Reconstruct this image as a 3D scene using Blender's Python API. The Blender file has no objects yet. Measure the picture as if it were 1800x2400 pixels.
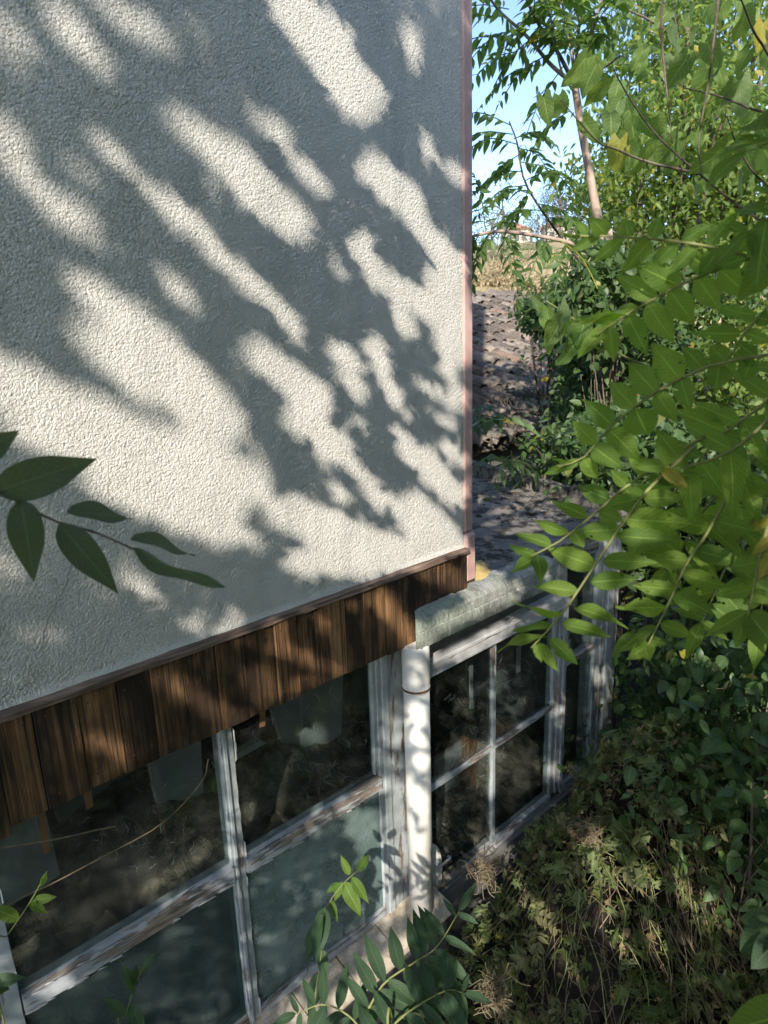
import bpy, math, random
import numpy as np
from mathutils import Vector, Matrix
random.seed(7)
rng = np.random.default_rng(11)
C = bpy.context.scene.collection
SC = bpy.context.scene

# ------------------------------------------------------------------ camera
F = 1600.0 / 2400.0
_a = np.radians([14.52, -42.8, -1.95])
_cx, _sx, _cy, _sy, _cz, _sz = np.cos(_a[0]), np.sin(_a[0]), np.cos(_a[1]), np.sin(_a[1]), np.cos(_a[2]), np.sin(_a[2])
_R = np.array([[_cz, -_sz, 0], [_sz, _cz, 0], [0, 0, 1]]) @ np.array([[1, 0, 0], [0, _cx, -_sx], [0, _sx, _cx]]) @ np.array([[_cy, 0, _sy], [0, 1, 0], [-_sy, 0, _cy]])
RIGHT = np.array([_R[0, 0], _R[0, 2], -_R[0, 1]])
DOWN = np.array([_R[1, 0], _R[1, 2], -_R[1, 1]])
FWD = np.array([_R[2, 0], _R[2, 2], -_R[2, 1]])
cam = bpy.data.cameras.new('camera')
co = bpy.data.objects.new('camera', cam)
C.objects.link(co)
cam.sensor_fit = 'VERTICAL'
cam.sensor_height = 24.0
cam.lens = 24.0 * F
cam.clip_start = 0.02
cam.clip_end = 2000
cam.dof.use_dof = True; cam.dof.focus_distance = 2.4; cam.dof.aperture_fstop = 4.2
mw = Matrix.Identity(4)
for i in range(3):
    mw[i][0] = RIGHT[i]; mw[i][1] = -DOWN[i]; mw[i][2] = -FWD[i]
co.matrix_world = mw
SC.camera = co

# ------------------------------------------------------------------ world, sun, exposure
L = np.array([.66, .52, -.54]); L /= np.linalg.norm(L)          # the way sunlight travels
W = bpy.data.worlds.new('World'); SC.world = W; W.use_nodes = True
wn = W.node_tree; wn.nodes.clear()
wo = wn.nodes.new('ShaderNodeOutputWorld'); wb = wn.nodes.new('ShaderNodeBackground'); sk = wn.nodes.new('ShaderNodeTexSky')
sk.sky_type = 'NISHITA'; sk.sun_disc = False
sk.sun_elevation = math.asin(-L[2]); sk.sun_rotation = math.atan2(-L[0], -L[1]) % (2 * math.pi)
sk.altitude = 1200; sk.air_density = .62; sk.dust_density = 1.2; sk.ozone_density = 1.2
wb.inputs['Strength'].default_value = 0.15
wn.links.new(sk.outputs[0], wb.inputs[0]); wn.links.new(wb.outputs[0], wo.inputs[0])
sun = bpy.data.lights.new('sun', 'SUN'); sun.energy = 2.7; sun.angle = math.radians(.53); sun.color = (1.0, .915, .81)
so = bpy.data.objects.new('sun', sun); C.objects.link(so)
so.location = (-6, -4, 6)
so.rotation_euler = Vector(-L).to_track_quat('Z', 'Y').to_euler()
SC.view_settings.view_transform = 'Standard'; SC.view_settings.look = 'None'
SC.view_settings.gamma = 1.0; SC.view_settings.use_curve_mapping = False
SC.view_settings.exposure = 1.68

# ------------------------------------------------------------------ helpers: points
def ray(x, y):
    """direction through a point of the 1659 x 2212 view"""
    k = 1800 / 1659
    u = (x * k - 900) / 1600; v = (y * k - 1200) / 1600
    return RIGHT * u + DOWN * v + FWD
def P(x, y, r):
    d = ray(x, y); return d / np.linalg.norm(d) * r
def PY(x, y, Y):
    d = ray(x, y); return d * (Y / d[1])
def PZ(x, y, Z):
    d = ray(x, y); return d * (Z / d[2])
def pix(p):
    p = np.atleast_2d(p)
    z = p @ FWD
    zz = np.where(np.abs(z) < 1e-6, 1e-6, z)
    k = 1659 / 1800
    return (900 + 1600 * (p @ RIGHT) / zz) * k, (1200 + 1600 * (p @ DOWN) / zz) * k, z
GZ = -3.1
D = 1.8
def nrm(v):
    v = np.asarray(v, float); return v / (np.linalg.norm(v) + 1e-12)

# ------------------------------------------------------------------ helpers: objects
def link(o, parent=None):
    C.objects.link(o)
    if parent is not None: o.parent = parent
    return o
def tag(o, label=None, cat=None, group=None, kind=None):
    if label: o['label'] = label
    if cat: o['category'] = cat
    if group: o['group'] = group
    if kind: o['kind'] = kind
    return o
def empty(name, label, cat, group=None, loc=(0, 0, 0)):
    o = bpy.data.objects.new(name, None); o.empty_display_size = .1
    link(o); o.location = loc
    return tag(o, label, cat, group)
def mesh_np(name, V, loops, sizes, mat, uv=None, rnd=None, smooth=False):
    me = bpy.data.meshes.new(name)
    V = np.asarray(V, np.float32); loops = np.asarray(loops, np.int32); sizes = np.asarray(sizes, np.int32)
    me.vertices.add(len(V)); me.vertices.foreach_set('co', V.ravel())
    me.loops.add(len(loops)); me.loops.foreach_set('vertex_index', loops)
    me.polygons.add(len(sizes))
    st = np.zeros(len(sizes), np.int32); st[1:] = np.cumsum(sizes)[:-1]
    me.polygons.foreach_set('loop_start', st)
    me.polygons.foreach_set('use_smooth', np.full(len(sizes), bool(smooth)))
    if uv is not None:
        l = me.uv_layers.new(name='UVMap'); l.data.foreach_set('uv', np.asarray(uv, np.float32)[loops].ravel())
    if rnd is not None:
        a = me.attributes.new('rnd', 'FLOAT', 'POINT'); a.data.foreach_set('value', np.asarray(rnd, np.float32))
    me.update(calc_edges=True); me.validate()
    me.materials.append(mat)
    return me
class MB:
    """collects boxes, tubes and free polygons into one mesh"""
    def __init__(s): s.v = []; s.l = []; s.z = []; s.n = 0
    def add(s, V, Fs):
        V = np.asarray(V, float)
        s.v.append(V)
        for f in Fs:
            s.l.extend([i + s.n for i in f]); s.z.append(len(f))
        s.n += len(V)
        return s
    def box(s, x0, x1, y0, y1, z0, z1, bev=0.0):
        if bev <= 0:
            V = [(x, y, z) for x in (x0, x1) for y in (y0, y1) for z in (z0, z1)]
            return s.add(V, [(0, 1, 3, 2), (4, 6, 7, 5), (0, 4, 5, 1), (2, 3, 7, 6), (0, 2, 6, 4), (1, 5, 7, 3)])
        b = min(bev, .49 * (x1 - x0), .49 * (y1 - y0), .49 * (z1 - z0))
        c = [(x0 + x1) / 2, (y0 + y1) / 2, (z0 + z1) / 2]; h = [(x1 - x0) / 2, (y1 - y0) / 2, (z1 - z0) / 2]
        V = []; idx = {}
        for sx in (-1, 1):
            for sy in (-1, 1):
                for sz in (-1, 1):
                    for ax in range(3):
                        p = [c[0] + sx * h[0], c[1] + sy * h[1], c[2] + sz * h[2]]
                        sg = (sx, sy, sz)
                        for k in range(3):
                            if k != ax: p[k] -= sg[k] * b
                        idx[(sx, sy, sz, ax)] = len(V); V.append(p)
        Fs = []
        for ax in range(3):
            o1, o2 = [k for k in range(3) if k != ax]
            for sg in (-1, 1):
                f = []
                for (a, bb) in ((-1, -1), (1, -1), (1, 1), (-1, 1)):
                    q = [0, 0, 0]; q[ax] = sg; q[o1] = a; q[o2] = bb
                    f.append(idx[(q[0], q[1], q[2], ax)])
                Fs.append(f)
        for ax in range(3):
            o1, o2 = [k for k in range(3) if k != ax]
            for a in (-1, 1):
                for bb in (-1, 1):
                    f = []
                    for (e, which) in ((-1, o1), (1, o1), (1, o2), (-1, o2)):
                        q = [0, 0, 0]; q[ax] = e; q[o1] = a; q[o2] = bb
                        f.append(idx[(q[0], q[1], q[2], which)])
                    Fs.append(f)
        for sx in (-1, 1):
            for sy in (-1, 1):
                for sz in (-1, 1):
                    Fs.append([idx[(sx, sy, sz, k)] for k in range(3)])
        return s.add(V, Fs)
    def tube(s, pts, rad, n=6, cap=True):
        pts = np.asarray(pts, float); m = len(pts)
        rad = np.broadcast_to(np.asarray(rad, float), (m,)) if np.ndim(rad) == 0 or len(np.atleast_1d(rad)) == m else np.interp(np.linspace(0, 1, m), np.linspace(0, 1, len(rad)), rad)
        T = np.gradient(pts, axis=0); T /= np.linalg.norm(T, axis=1)[:, None] + 1e-12
        ref = np.array([0, 0, 1.]) if abs(T[0][2]) < .9 else np.array([1., 0, 0])
        V = []; u = nrm(np.cross(T[0], ref))
        an = np.arange(n) * 2 * np.pi / n
        for i in range(m):
            u = nrm(u - T[i] * (u @ T[i])); w = np.cross(T[i], u)
            V.append(pts[i] + rad[i] * (np.cos(an)[:, None] * u + np.sin(an)[:, None] * w))
        V = np.concatenate(V)
        Fs = [(i * n + k, i * n + (k + 1) % n, (i + 1) * n + (k + 1) % n, (i + 1) * n + k) for i in range(m - 1) for k in range(n)]
        if cap: Fs += [tuple(range(n))[::-1], tuple((m - 1) * n + k for k in range(n))]
        return s.add(V, Fs)
    def build(s, name, mat, parent=None, smooth=False):
        me = mesh_np(name, np.concatenate(s.v), s.l, s.z, mat, smooth=smooth)
        return link(bpy.data.objects.new(name, me), parent)
def spline(pts, n=12):
    """Catmull-Rom through the points"""
    p = np.asarray(pts, float)
    if len(p) == 2: return p[0] + np.linspace(0, 1, n)[:, None] * (p[1] - p[0])
    q = np.vstack([2 * p[0] - p[1], p, 2 * p[-1] - p[-2]]); out = []
    seg = len(p) - 1
    for t in np.linspace(0, seg - 1e-6, n):
        i = int(t); f = t - i; a, b, c, d = q[i], q[i + 1], q[i + 2], q[i + 3]
        out.append(.5 * (2 * b + (c - a) * f + (2 * a - 5 * b + 4 * c - d) * f * f + (3 * b - a - 3 * c + d) * f ** 3))
    return np.array(out)

# ------------------------------------------------------------------ helpers: materials
class NT:
    def __init__(s, name):
        s.m = bpy.data.materials.new(name); s.m.use_nodes = True; s.t = s.m.node_tree; s.t.nodes.clear()
        s.out = s.t.nodes.new('ShaderNodeOutputMaterial')
    def n(s, typ, props=None, **inp):
        nd = s.t.nodes.new('ShaderNode' + typ)
        for k, v in (props or {}).items(): setattr(nd, k, v)
        for k, v in inp.items():
            key = int(k[1:]) if k[0] == '_' and k[1:].isdigit() else k.replace('_', ' ')
            s.set(nd.inputs[key], v)
        return nd
    def set(s, sock, v):
        if hasattr(v, 'outputs'): v = v.outputs[0]
        if isinstance(v, bpy.types.NodeSocket): s.t.links.new(v, sock)
        else:
            if isinstance(v, tuple) and len(v) == 3 and len(sock.default_value) == 4: v = v + (1,)
            sock.default_value = v
    def math(s, op, a, b=0.0, c=None):
        nd = s.n('Math', {'operation': op}, _0=a, _1=b)
        if c is not None: s.set(nd.inputs[2], c)
        return nd.outputs[0]
    def obj(s, scale=(1, 1, 1)):
        tc = s.n('TexCoord'); mp = s.n('Mapping', Vector=tc.outputs['Object'], Scale=scale); return mp.outputs[0]
    def noise(s, vec, scale, detail=4, rough=.55, dist=0.0):
        return s.n('TexNoise', Vector=vec, Scale=scale, Detail=detail, Roughness=rough, Distortion=dist).outputs[0]
    def ramp(s, fac, stops, interp='LINEAR'):
        nd = s.n('ValToRGB', Fac=fac); e = nd.color_ramp.elements; nd.color_ramp.interpolation = interp
        while len(e) < len(stops): e.new(.5)
        for el, (p, c) in zip(e, stops): el.position = p; el.color = (c, c, c, 1) if not isinstance(c, tuple) else c + (1,)
        return nd.outputs[0]
    def mix(s, fac, a, b, mode='MIX'):
        nd = s.n('Mix', {'data_type': 'RGBA', 'blend_type': mode}); s.set(nd.inputs[0], fac); s.set(nd.inputs[6], a); s.set(nd.inputs[7], b)
        return nd.outputs[2]
    def bump(s, h, strength=.5, dist=.01):
        return s.n('Bump', Height=h, Strength=strength, Distance=dist).outputs[0]
    def done(s, col=None, rough=.8, normal=None, spec=.3, shader=None):
        if shader is None:
            shader = s.n('BsdfPrincipled', Base_Color=col, Roughness=rough).outputs[0]
            shader.node.inputs['Specular IOR Level'].default_value = spec
            if normal is not None: s.set(shader.node.inputs['Normal'], normal)
        s.t.links.new(shader, s.out.inputs[0]); return s.m

def m_stucco():
    t = NT('stucco_render'); v = t.obj()
    a = t.noise(v, 2.2, 4, .6); b = t.noise(v, 260, 3, .6)
    g = t.noise(v, 14, 5, .6)
    col = t.ramp(a, [(.3, (.52, .515, .485)), (.7, (.60, .59, .555))])
    col = t.mix(t.ramp(g, [(.45, 0.0), (.75, .45)]), col, (.40, .405, .37))
    col = t.mix(.25, col, t.ramp(b, [(.3, (.40, .38, .34)), (.7, (.66, .63, .56))]))
    st = t.noise(t.n('Mapping', Vector=v, Scale=(9, 9, .7)).outputs[0], 1.0, 5, .65)
    col = t.mix(t.ramp(st, [(.50, 0.0), (.72, .38)]), col, (.33, .345, .32))
    wob = t.n('VectorMath', {'operation': 'ADD'}, _0=v, _1=t.n('VectorMath', {'operation': 'SCALE'}, _0=t.n('TexNoise', Vector=v, Scale=70.0).outputs[1], Scale=.012).outputs[0]).outputs[0]
    vo = t.n('TexVoronoi', {'feature': 'DISTANCE_TO_EDGE'}, Vector=wob, Scale=112.0).outputs[0]
    lump = t.ramp(vo, [(0.0, 0.0), (.16, .6), (.5, 1.0)])
    h = t.math('ADD', t.math('MULTIPLY', lump, .8), t.math('MULTIPLY', b, .45))
    return t.done(col, .95, t.bump(h, .7, .003), .1)
def m_noise(name, stops, scale=8, rough=.85, bump=.3, bdist=.004, bscale=60, spec=.25, stretch=(1, 1, 1)):
    t = NT(name); v = t.obj(stretch)
    f = t.noise(v, scale, 6, .62)
    h = t.noise(v, bscale, 5, .6)
    return t.done(t.ramp(f, stops), rough, t.bump(h, bump, bdist), spec)
def m_plank():
    t = NT('scorched_larch'); tc = t.n('TexCoord'); oi = t.n('ObjectInfo')
    off = t.n('VectorMath', {'operation': 'SCALE'}, _0=(7.3, 3.1, 5.7)); t.set(off.inputs['Scale'], oi.outputs['Random'])
    vv = t.n('VectorMath', {'operation': 'ADD'}, _0=tc.outputs['Object'], _1=off.outputs[0]).outputs[0]
    st = t.n('Mapping', Vector=vv, Scale=(1, 1, .05)).outputs[0]
    st2 = t.n('Mapping', Vector=vv, Scale=(1, 1, .012)).outputs[0]
    g1 = t.noise(st, 55, 5, .65, .6); g2 = t.noise(st2, 170, 4, .7)
    big = t.noise(t.n('Mapping', Vector=vv, Scale=(1, 1, .45)).outputs[0], 7, 4, .6)
    grain = t.math('ADD', t.math('MULTIPLY', g1, .5), t.math('MULTIPLY', g2, .5))
    col = t.ramp(grain, [(.33, (.016, .012, .009)), (.42, (.080, .049, .027)), (.50, (.29, .165, .074)), (.60, (.53, .33, .165))])
    col = t.mix(t.ramp(big, [(.42, .93), (.66, .12)]), col, (.022, .016, .011))
    # knots
    kv = t.n('TexVoronoi', Vector=t.n('Mapping', Vector=vv, Scale=(9, 1, 4.5)).outputs[0], Scale=1.0)
    kn = t.ramp(kv.outputs[0], [(.06, 1.0), (.13, 0.0)])
    col = t.mix(t.math('MULTIPLY', kn, .8), col, (.030, .015, .008))
    col = t.mix(.35, col, t.mix(t.math('MULTIPLY', oi.outputs['Random'], 1.0), (.10, .05, .025), (.26, .14, .07)), 'OVERLAY')
    col = t.mix(1.0, col, t.ramp(t.math('FRACT', t.math('MULTIPLY', oi.outputs['Random'], 7.13)), [(0.0, .55), (1.0, 1.15)]), 'MULTIPLY')
    return t.done(col, .62, t.bump(grain, .75, .006), .35)
def m_oldwood(name, c0, c1, c2, stretch=(.05, 1, 1)):
    t = NT(name); v = t.obj(stretch)
    g = t.noise(v, 90, 5, .65, .3); b = t.noise(t.obj((1, 1, 1)), 6, 4)
    col = t.ramp(g, [(.34, c0), (.5, c1), (.66, c2)])
    col = t.mix(t.ramp(b, [(.35, .5), (.65, 0.0)]), col, c0)
    return t.done(col, .75, t.bump(g, .6, .004), .3)
def m_paint(name, stretch, white=(.60, .63, .64), amount=.5):
    t = NT(name); v = t.obj(stretch); v1 = t.obj()
    g = t.noise(v, 60, 5, .65, .4); f = t.noise(v, 14, 6, .7, .5); d = t.noise(v1, 9, 5, .6); fl = t.noise(v, 34, 6, .72, .8)
    wood = t.ramp(g, [(.35, (.06, .05, .042)), (.5, (.17, .14, .115)), (.68, (.30, .24, .19))])
    paint = t.ramp(d, [(.35, tuple(x * .62 for x in white)), (.65, white)])
    msk = t.ramp(t.math('ADD', t.math('MULTIPLY', f, .6), t.math('MULTIPLY', fl, .4)), [(amount - .035, 0.0), (amount - .012, 1.0)])
    col = t.mix(msk, wood, paint)
    h = t.math('ADD', t.math('MULTIPLY', msk, .6), t.math('MULTIPLY', g, .5))
    return t.done(col, .6, t.bump(h, .7, .003), .35)
def m_glass():
    t = NT('dusty_glass'); v = t.obj()
    fc = t.n('LayerWeight', Blend=.5).outputs['Facing']
    fr = t.math('ADD', t.math('MULTIPLY', t.math('POWER', fc, 5.0), .96), .04)
    tr = t.n('BsdfTransparent', Color=(.80, .85, .84)); gl = t.n('BsdfGlossy', Color=(.95, 1, 1), Roughness=.02)
    a = t.n('MixShader', _0=fr, _1=tr.outputs[0], _2=gl.outputs[0])
    df = t.n('BsdfDiffuse', Color=(.42, .43, .40))
    dn = t.math('MULTIPLY', t.ramp(t.noise(v, 5, 6, .65), [(.42, .005), (.75, .06)]), 1.0)
    sp = t.ramp(t.noise(v, 190, 2, .5), [(.71, 0.0), (.76, .22)])
    b = t.n('MixShader', _0=t.math('ADD', dn, sp), _1=a.outputs[0], _2=df.outputs[0])
    return t.done(shader=b.outputs[0])
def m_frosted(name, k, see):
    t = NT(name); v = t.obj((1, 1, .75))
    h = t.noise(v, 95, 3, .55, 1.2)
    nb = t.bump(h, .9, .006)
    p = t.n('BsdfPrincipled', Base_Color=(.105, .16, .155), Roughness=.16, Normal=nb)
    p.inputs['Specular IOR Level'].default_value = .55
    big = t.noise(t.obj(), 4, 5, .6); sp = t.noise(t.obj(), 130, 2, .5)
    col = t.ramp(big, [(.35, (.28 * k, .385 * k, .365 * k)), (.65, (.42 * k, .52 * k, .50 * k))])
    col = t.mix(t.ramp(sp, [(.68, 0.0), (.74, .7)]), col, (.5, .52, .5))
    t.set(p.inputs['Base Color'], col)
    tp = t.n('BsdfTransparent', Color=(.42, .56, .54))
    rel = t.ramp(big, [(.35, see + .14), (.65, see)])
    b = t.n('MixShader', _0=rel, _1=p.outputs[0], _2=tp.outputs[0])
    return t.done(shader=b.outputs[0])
def m_leaf(name, c0, c1, back=None, trans=.35, tcol=(.20, .34, .03), vein=.55, laterals=9, rough=.42, spots=0.0, yellow=0.0, spec=.4):
    t = NT(name)
    uv = t.n('UVMap'); sp = t.n('SeparateXYZ', Vector=uv.outputs[0]); u = t.math('ABSOLUTE', t.math('SUBTRACT', sp.outputs[0], .5)); vv = sp.outputs[1]
    at = t.n('Attribute', {'attribute_name': 'rnd'}); oi = t.n('ObjectInfo')
    r = t.math('FRACT', t.math('ADD', at.outputs['Fac'], oi.outputs['Random']))
    col = t.mix(r, c0, c1)
    if yellow > 0:
        col = t.mix(t.ramp(r, [(1 - yellow - .02, 0.0), (1 - yellow, 1.0)]), col, (.34, .27, .035))
    ob = t.n('TexCoord').outputs['Object']
    nz = t.noise(ob, 22, 4, .6)
    col = t.mix(t.ramp(nz, [(.35, .28), (.65, 0.0)]), col, tuple(x * .6 for x in c0))
    mid = t.ramp(u, [(.012, 1.0), (.03, 0.0)])
    lat = t.math('FRACT', t.math('SUBTRACT', t.math('MULTIPLY', vv, float(laterals)), t.math('MULTIPLY', u, laterals * .55)))
    latm = t.ramp(t.math('ABSOLUTE', t.math('SUBTRACT', lat, .5)), [(.03, 1.0), (.10, 0.0)])
    vm = t.math('MAXIMUM', t.math('MULTIPLY', mid, 1.0), t.math('MULTIPLY', latm, .42))
    col = t.mix(t.math('MULTIPLY', vm, vein), col, tuple(min(1, x * 2.3 + .03) for x in c1))
    if spots > 0:
        col = t.mix(t.ramp(t.noise(ob, 160, 2, .5), [(.66, 0.0), (.70, spots)]), col, (.05, .028, .012))
    if back is not None:
        gm = t.n('NewGeometry'); col = t.mix(gm.outputs['Backfacing'], col, t.mix(.55, col, back))
    nb = t.bump(t.math('ADD', t.math('MULTIPLY', vm, -.5), t.math('MULTIPLY', nz, .8)), .45, .0025)
    p = t.n('BsdfPrincipled', Base_Color=col, Roughness=rough, Normal=nb); p.inputs['Specular IOR Level'].default_value = spec
    tl = t.n('BsdfTranslucent', Color=t.mix(.5, t.mix(1.0, col, (2.2, 2.4, 1.2), 'MULTIPLY'), tcol), Normal=nb)
    return t.done(shader=t.n('MixShader', _0=trans, _1=p.outputs[0], _2=tl.outputs[0]).outputs[0])
def m_plain(name, col, rough=.6, spec=.3):
    t = NT(name); v = t.obj()
    n = t.noise(v, 18, 4); return t.done(t.mix(t.ramp(n, [(.35, .35), (.65, 0.0)]), col, tuple(x * .65 for x in col)), rough, t.bump(t.noise(v, 120, 3), .15, .002), spec)

MAT = {}
MAT['stucco'] = m_stucco()
MAT['pink'] = m_noise('pink_trim_paint', [(.3, (.40, .25, .22)), (.55, (.49, .33, .30)), (.75, (.53, .39, .36))], 9, .8, .5, .004, 160)
MAT['plank'] = m_plank()
MAT['cap'] = m_oldwood('weathered_cap_wood', (.055, .038, .03), (.17, .115, .085), (.30, .22, .17))
MAT['paint_v'] = m_paint('peeling_paint_upright', (1, 1, .12), (.36, .395, .40), .47)
MAT['paint_h'] = m_paint('peeling_paint_level', (.12, 1, 1), (.38, .405, .42), .51)
MAT['paint_w'] = m_paint('grey_white_paint', (.12, 1, 1), (.52, .52, .52), .43)
MAT['glass'] = m_glass(); MAT['frosted'] = m_frosted('milky_rippled_glass', 1.05, .62); MAT['frosted_dark'] = m_frosted('dim_rippled_glass', .62, .78)  # rippled glass in a sunlit and a shaded copy, light put into the colour
MAT['pipe'] = m_noise('pipe_enamel', [(.25, (.52, .505, .45)), (.6, (.66, .65, .60)), (.8, (.70, .69, .64))], 5, .38, .08, .002, 40, .4, (1, 1, .4))
MAT['rust'] = m_noise('rust_stain', [(.35, (.05, .03, .02)), (.65, (.20, .09, .04))], 40)
def m_moss():
    t = NT('mossy_concrete'); v = t.obj()
    a = t.noise(v, 9, 6, .65); b = t.noise(v, 55, 5, .7); c = t.noise(v, 3, 3)
    col = t.ramp(a, [(.3, (.11, .115, .10)), (.5, (.23, .235, .215)), (.75, (.36, .355, .335))])
    col = t.mix(t.ramp(t.math('ADD', t.math('MULTIPLY', c, .6), t.math('MULTIPLY', b, .4)), [(.45, 0.0), (.58, .75)]), col, (.26, .31, .23))
    fs = t.noise(t.obj((1, 1, .35)), 120, 4, .6)
    col = t.mix(t.ramp(fs, [(.55, 0.0), (.64, .4)]), col, (.48, .49, .45))
    return t.done(col, .92, t.bump(t.math('ADD', fs, t.math('MULTIPLY', a, .6)), .8, .006), .15)
MAT['moss'] = m_moss()
def m_gravelroof():
    t = NT('gritty_roof_felt'); v = t.obj()
    a = t.noise(v, 2.5, 6, .65); b = t.noise(v, 120, 4, .7); c = t.noise(v, 11, 6, .7)
    col = t.ramp(a, [(.3, (.17, .15, .13)), (.5, (.30, .27, .235)), (.72, (.44, .405, .355))])
    col = t.mix(.55, col, t.ramp(b, [(.3, (.05, .047, .043)), (.6, (.24, .225, .20)), (.8, (.45, .43, .38))]))
    col = t.mix(t.ramp(c, [(.50, 0.0), (.57, .9)]), col, (.055, .048, .042))
    return t.done(col, .95, t.bump(t.math('ADD', b, c), .9, .012), .12)
MAT['gravel'] = m_gravelroof()
MAT['sillstone'] = m_noise('cracked_sill_stone', [(.3, (.27, .22, .16)), (.5, (.42, .36, .28)), (.7, (.52, .46, .37))], 16, .9, .7, .008, 45)
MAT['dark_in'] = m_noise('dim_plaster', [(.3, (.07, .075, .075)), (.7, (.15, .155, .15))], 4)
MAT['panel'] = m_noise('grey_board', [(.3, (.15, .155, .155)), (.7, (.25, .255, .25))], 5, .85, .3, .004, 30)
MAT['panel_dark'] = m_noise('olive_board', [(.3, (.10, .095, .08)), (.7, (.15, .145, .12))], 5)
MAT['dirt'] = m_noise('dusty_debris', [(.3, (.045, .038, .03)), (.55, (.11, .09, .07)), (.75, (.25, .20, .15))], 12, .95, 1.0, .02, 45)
MAT['cardboard'] = m_noise('cardboard', [(.3, (.16, .11, .075)), (.7, (.24, .17, .12))], 8)
MAT['strip'] = m_plain('orange_tape', (.42, .17, .085), .6)
MAT['brownwood'] = m_oldwood('brown_post_wood', (.07, .035, .015), (.20, .095, .035), (.30, .16, .07), (1, 1, .06))
MAT['web'] = m_plain('cobweb_silk', (.75, .76, .76), .9)
MAT['yellowfoam'] = m_noise('aged_yellow_foam', [(.3, (.36, .24, .07)), (.7, (.55, .42, .18))], 14, .85, .5, .006, 60)
def m_tile():
    t = NT('old_clay_tile'); v = t.obj(); oi = t.n('ObjectInfo'); at = t.n('Attribute', {'attribute_name': 'rnd'})
    r = t.math('FRACT', t.math('ADD', at.outputs['Fac'], oi.outputs['Random']))
    geo = t.n('NewGeometry').outputs['Position']
    a = t.noise(geo, 5, 6, .65); b = t.noise(geo, 38, 5, .65)
    col = t.ramp(r, [(0.0, (.075, .064, .055)), (.3, (.16, .125, .10)), (.55, (.27, .225, .185)), (.8, (.13, .118, .105)), (1.0, (.24, .15, .11))])
    col = t.mix(t.ramp(a, [(.42, 0.0), (.60, .8)]), col, (.085, .074, .064))
    col = t.mix(t.ramp(b, [(.55, 0.0), (.66, .6)]), col, (.36, .35, .31))
    return t.done(col, .92, t.bump(b, .7, .01), .12)
MAT['tile'] = m_tile()
MAT['shedwall'] = m_noise('shed_render', [(.3, (.08, .08, .075)), (.7, (.15, .145, .135))], 3)
MAT['bark_pale'] = m_noise('pale_bark', [(.3, (.27, .20, .15)), (.55, (.40, .31, .245)), (.75, (.46, .38, .31))], 14, .85, .4, .004, 50, .2, (1, 1, .5))
MAT['bark'] = m_noise('grey_brown_bark', [(.3, (.07, .055, .042)), (.7, (.19, .15, .12))], 14, .9, .7, .006, 60)
MAT['twig'] = m_noise('green_twig', [(.3, (.13, .15, .05)), (.7, (.22, .23, .09))], 20, .6)
MAT['redstalk'] = m_noise('reddish_stalk', [(.3, (.24, .10, .05)), (.7, (.36, .20, .10))], 20, .6)
MAT['drystem'] = m_noise('dry_stem', [(.3, (.085, .065, .04)), (.7, (.22, .175, .11))], 25, .8)
MAT['brick'] = m_noise('broken_brick', [(.3, (.24, .11, .08)), (.7, (.40, .22, .17))], 12, .9, .6, .005, 60)
MAT['ground'] = None
MAT['litter_dark'] = m_plain('crack_shadow_dirt', (.05, .048, .042), .95, .05)  # plain dark colour for the hairline cracks
MAT['leaf_spray'] = m_leaf('greyish_leaf', (.058, .080, .062), (.078, .104, .078), (.12, .15, .11), .42, (.17, .24, .10), .3, 10, .6, 0, 0, .15)
MAT['leaf_near'] = m_leaf('tree_of_heaven_leaf', (.062, .122, .030), (.150, .225, .040), (.15, .23, .08), .52, (.42, .60, .07), .55, 10, .55, .25, 0, .2)
MAT['leaf_dark'] = m_leaf('bluish_green_leaf', (.036, .070, .038), (.055, .098, .048), (.09, .13, .08), .35, (.12, .22, .04), .35, 10, .55, 0, 0, .2)
MAT['leaf_canopy'] = m_leaf('sunny_canopy_leaf', (.075, .125, .030), (.125, .185, .042), None, .58, (.46, .56, .14), .3, 10, .55, 0, 0, .2)
MAT['leaf_yellow'] = m_leaf('yellowed_leaf', (.24, .22, .035), (.28, .24, .04), None, .4, (.42, .36, .04), .4, 10, .5, .3)
MAT['leaf_mulberry'] = m_leaf('mulberry_leaf', (.085, .14, .045), (.15, .22, .06), (.17, .22, .12), .50, (.36, .48, .06), .6, 7, .5, .4, .012, .3)
MAT['leaf_sapling'] = m_leaf('sapling_leaf', (.060, .112, .036), (.115, .185, .050), None, .50, (.34, .48, .08), .3, 8, .42, 0, .02)
MAT['leaf_bush'] = m_leaf('yellow_green_leaf', (.105, .170, .048), (.21, .275, .075), None, .48, (.42, .54, .13), .2, 6, .5, 0, .06)
MAT['leaf_shrub'] = m_leaf('shrub_leaf', (.040, .085, .028), (.085, .14, .040), (.13, .17, .10), .32, (.18, .30, .05), .4, 7, .45, .2, .006)
MAT['leaf_vine'] = m_leaf('eaten_vine_leaf', (.060, .090, .032), (.145, .175, .060), (.17, .19, .10), .42, (.30, .36, .08), .5, 6, .6, .5, .008)
MAT['leaf_dry'] = m_leaf('withered_leaf', (.15, .10, .05), (.26, .19, .10), None, .25, (.3, .2, .08), .3, 6, .8)
MAT['leaf_far'] = m_leaf('far_tree_leaf', (.075, .105, .045), (.14, .165, .065), None, .3, (.25, .30, .08), 0.0, 5, .7)
MAT['leaf_pine'] = m_leaf('far_pine_needle', (.055, .075, .05), (.095, .115, .07), None, .2, (.12, .16, .06), 0.0, 5, .7)
MAT['leaf_straw'] = m_leaf('straw_grass', (.30, .235, .14), (.42, .34, .21), None, .3, (.4, .3, .15), 0.0, 5, .8)

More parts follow.
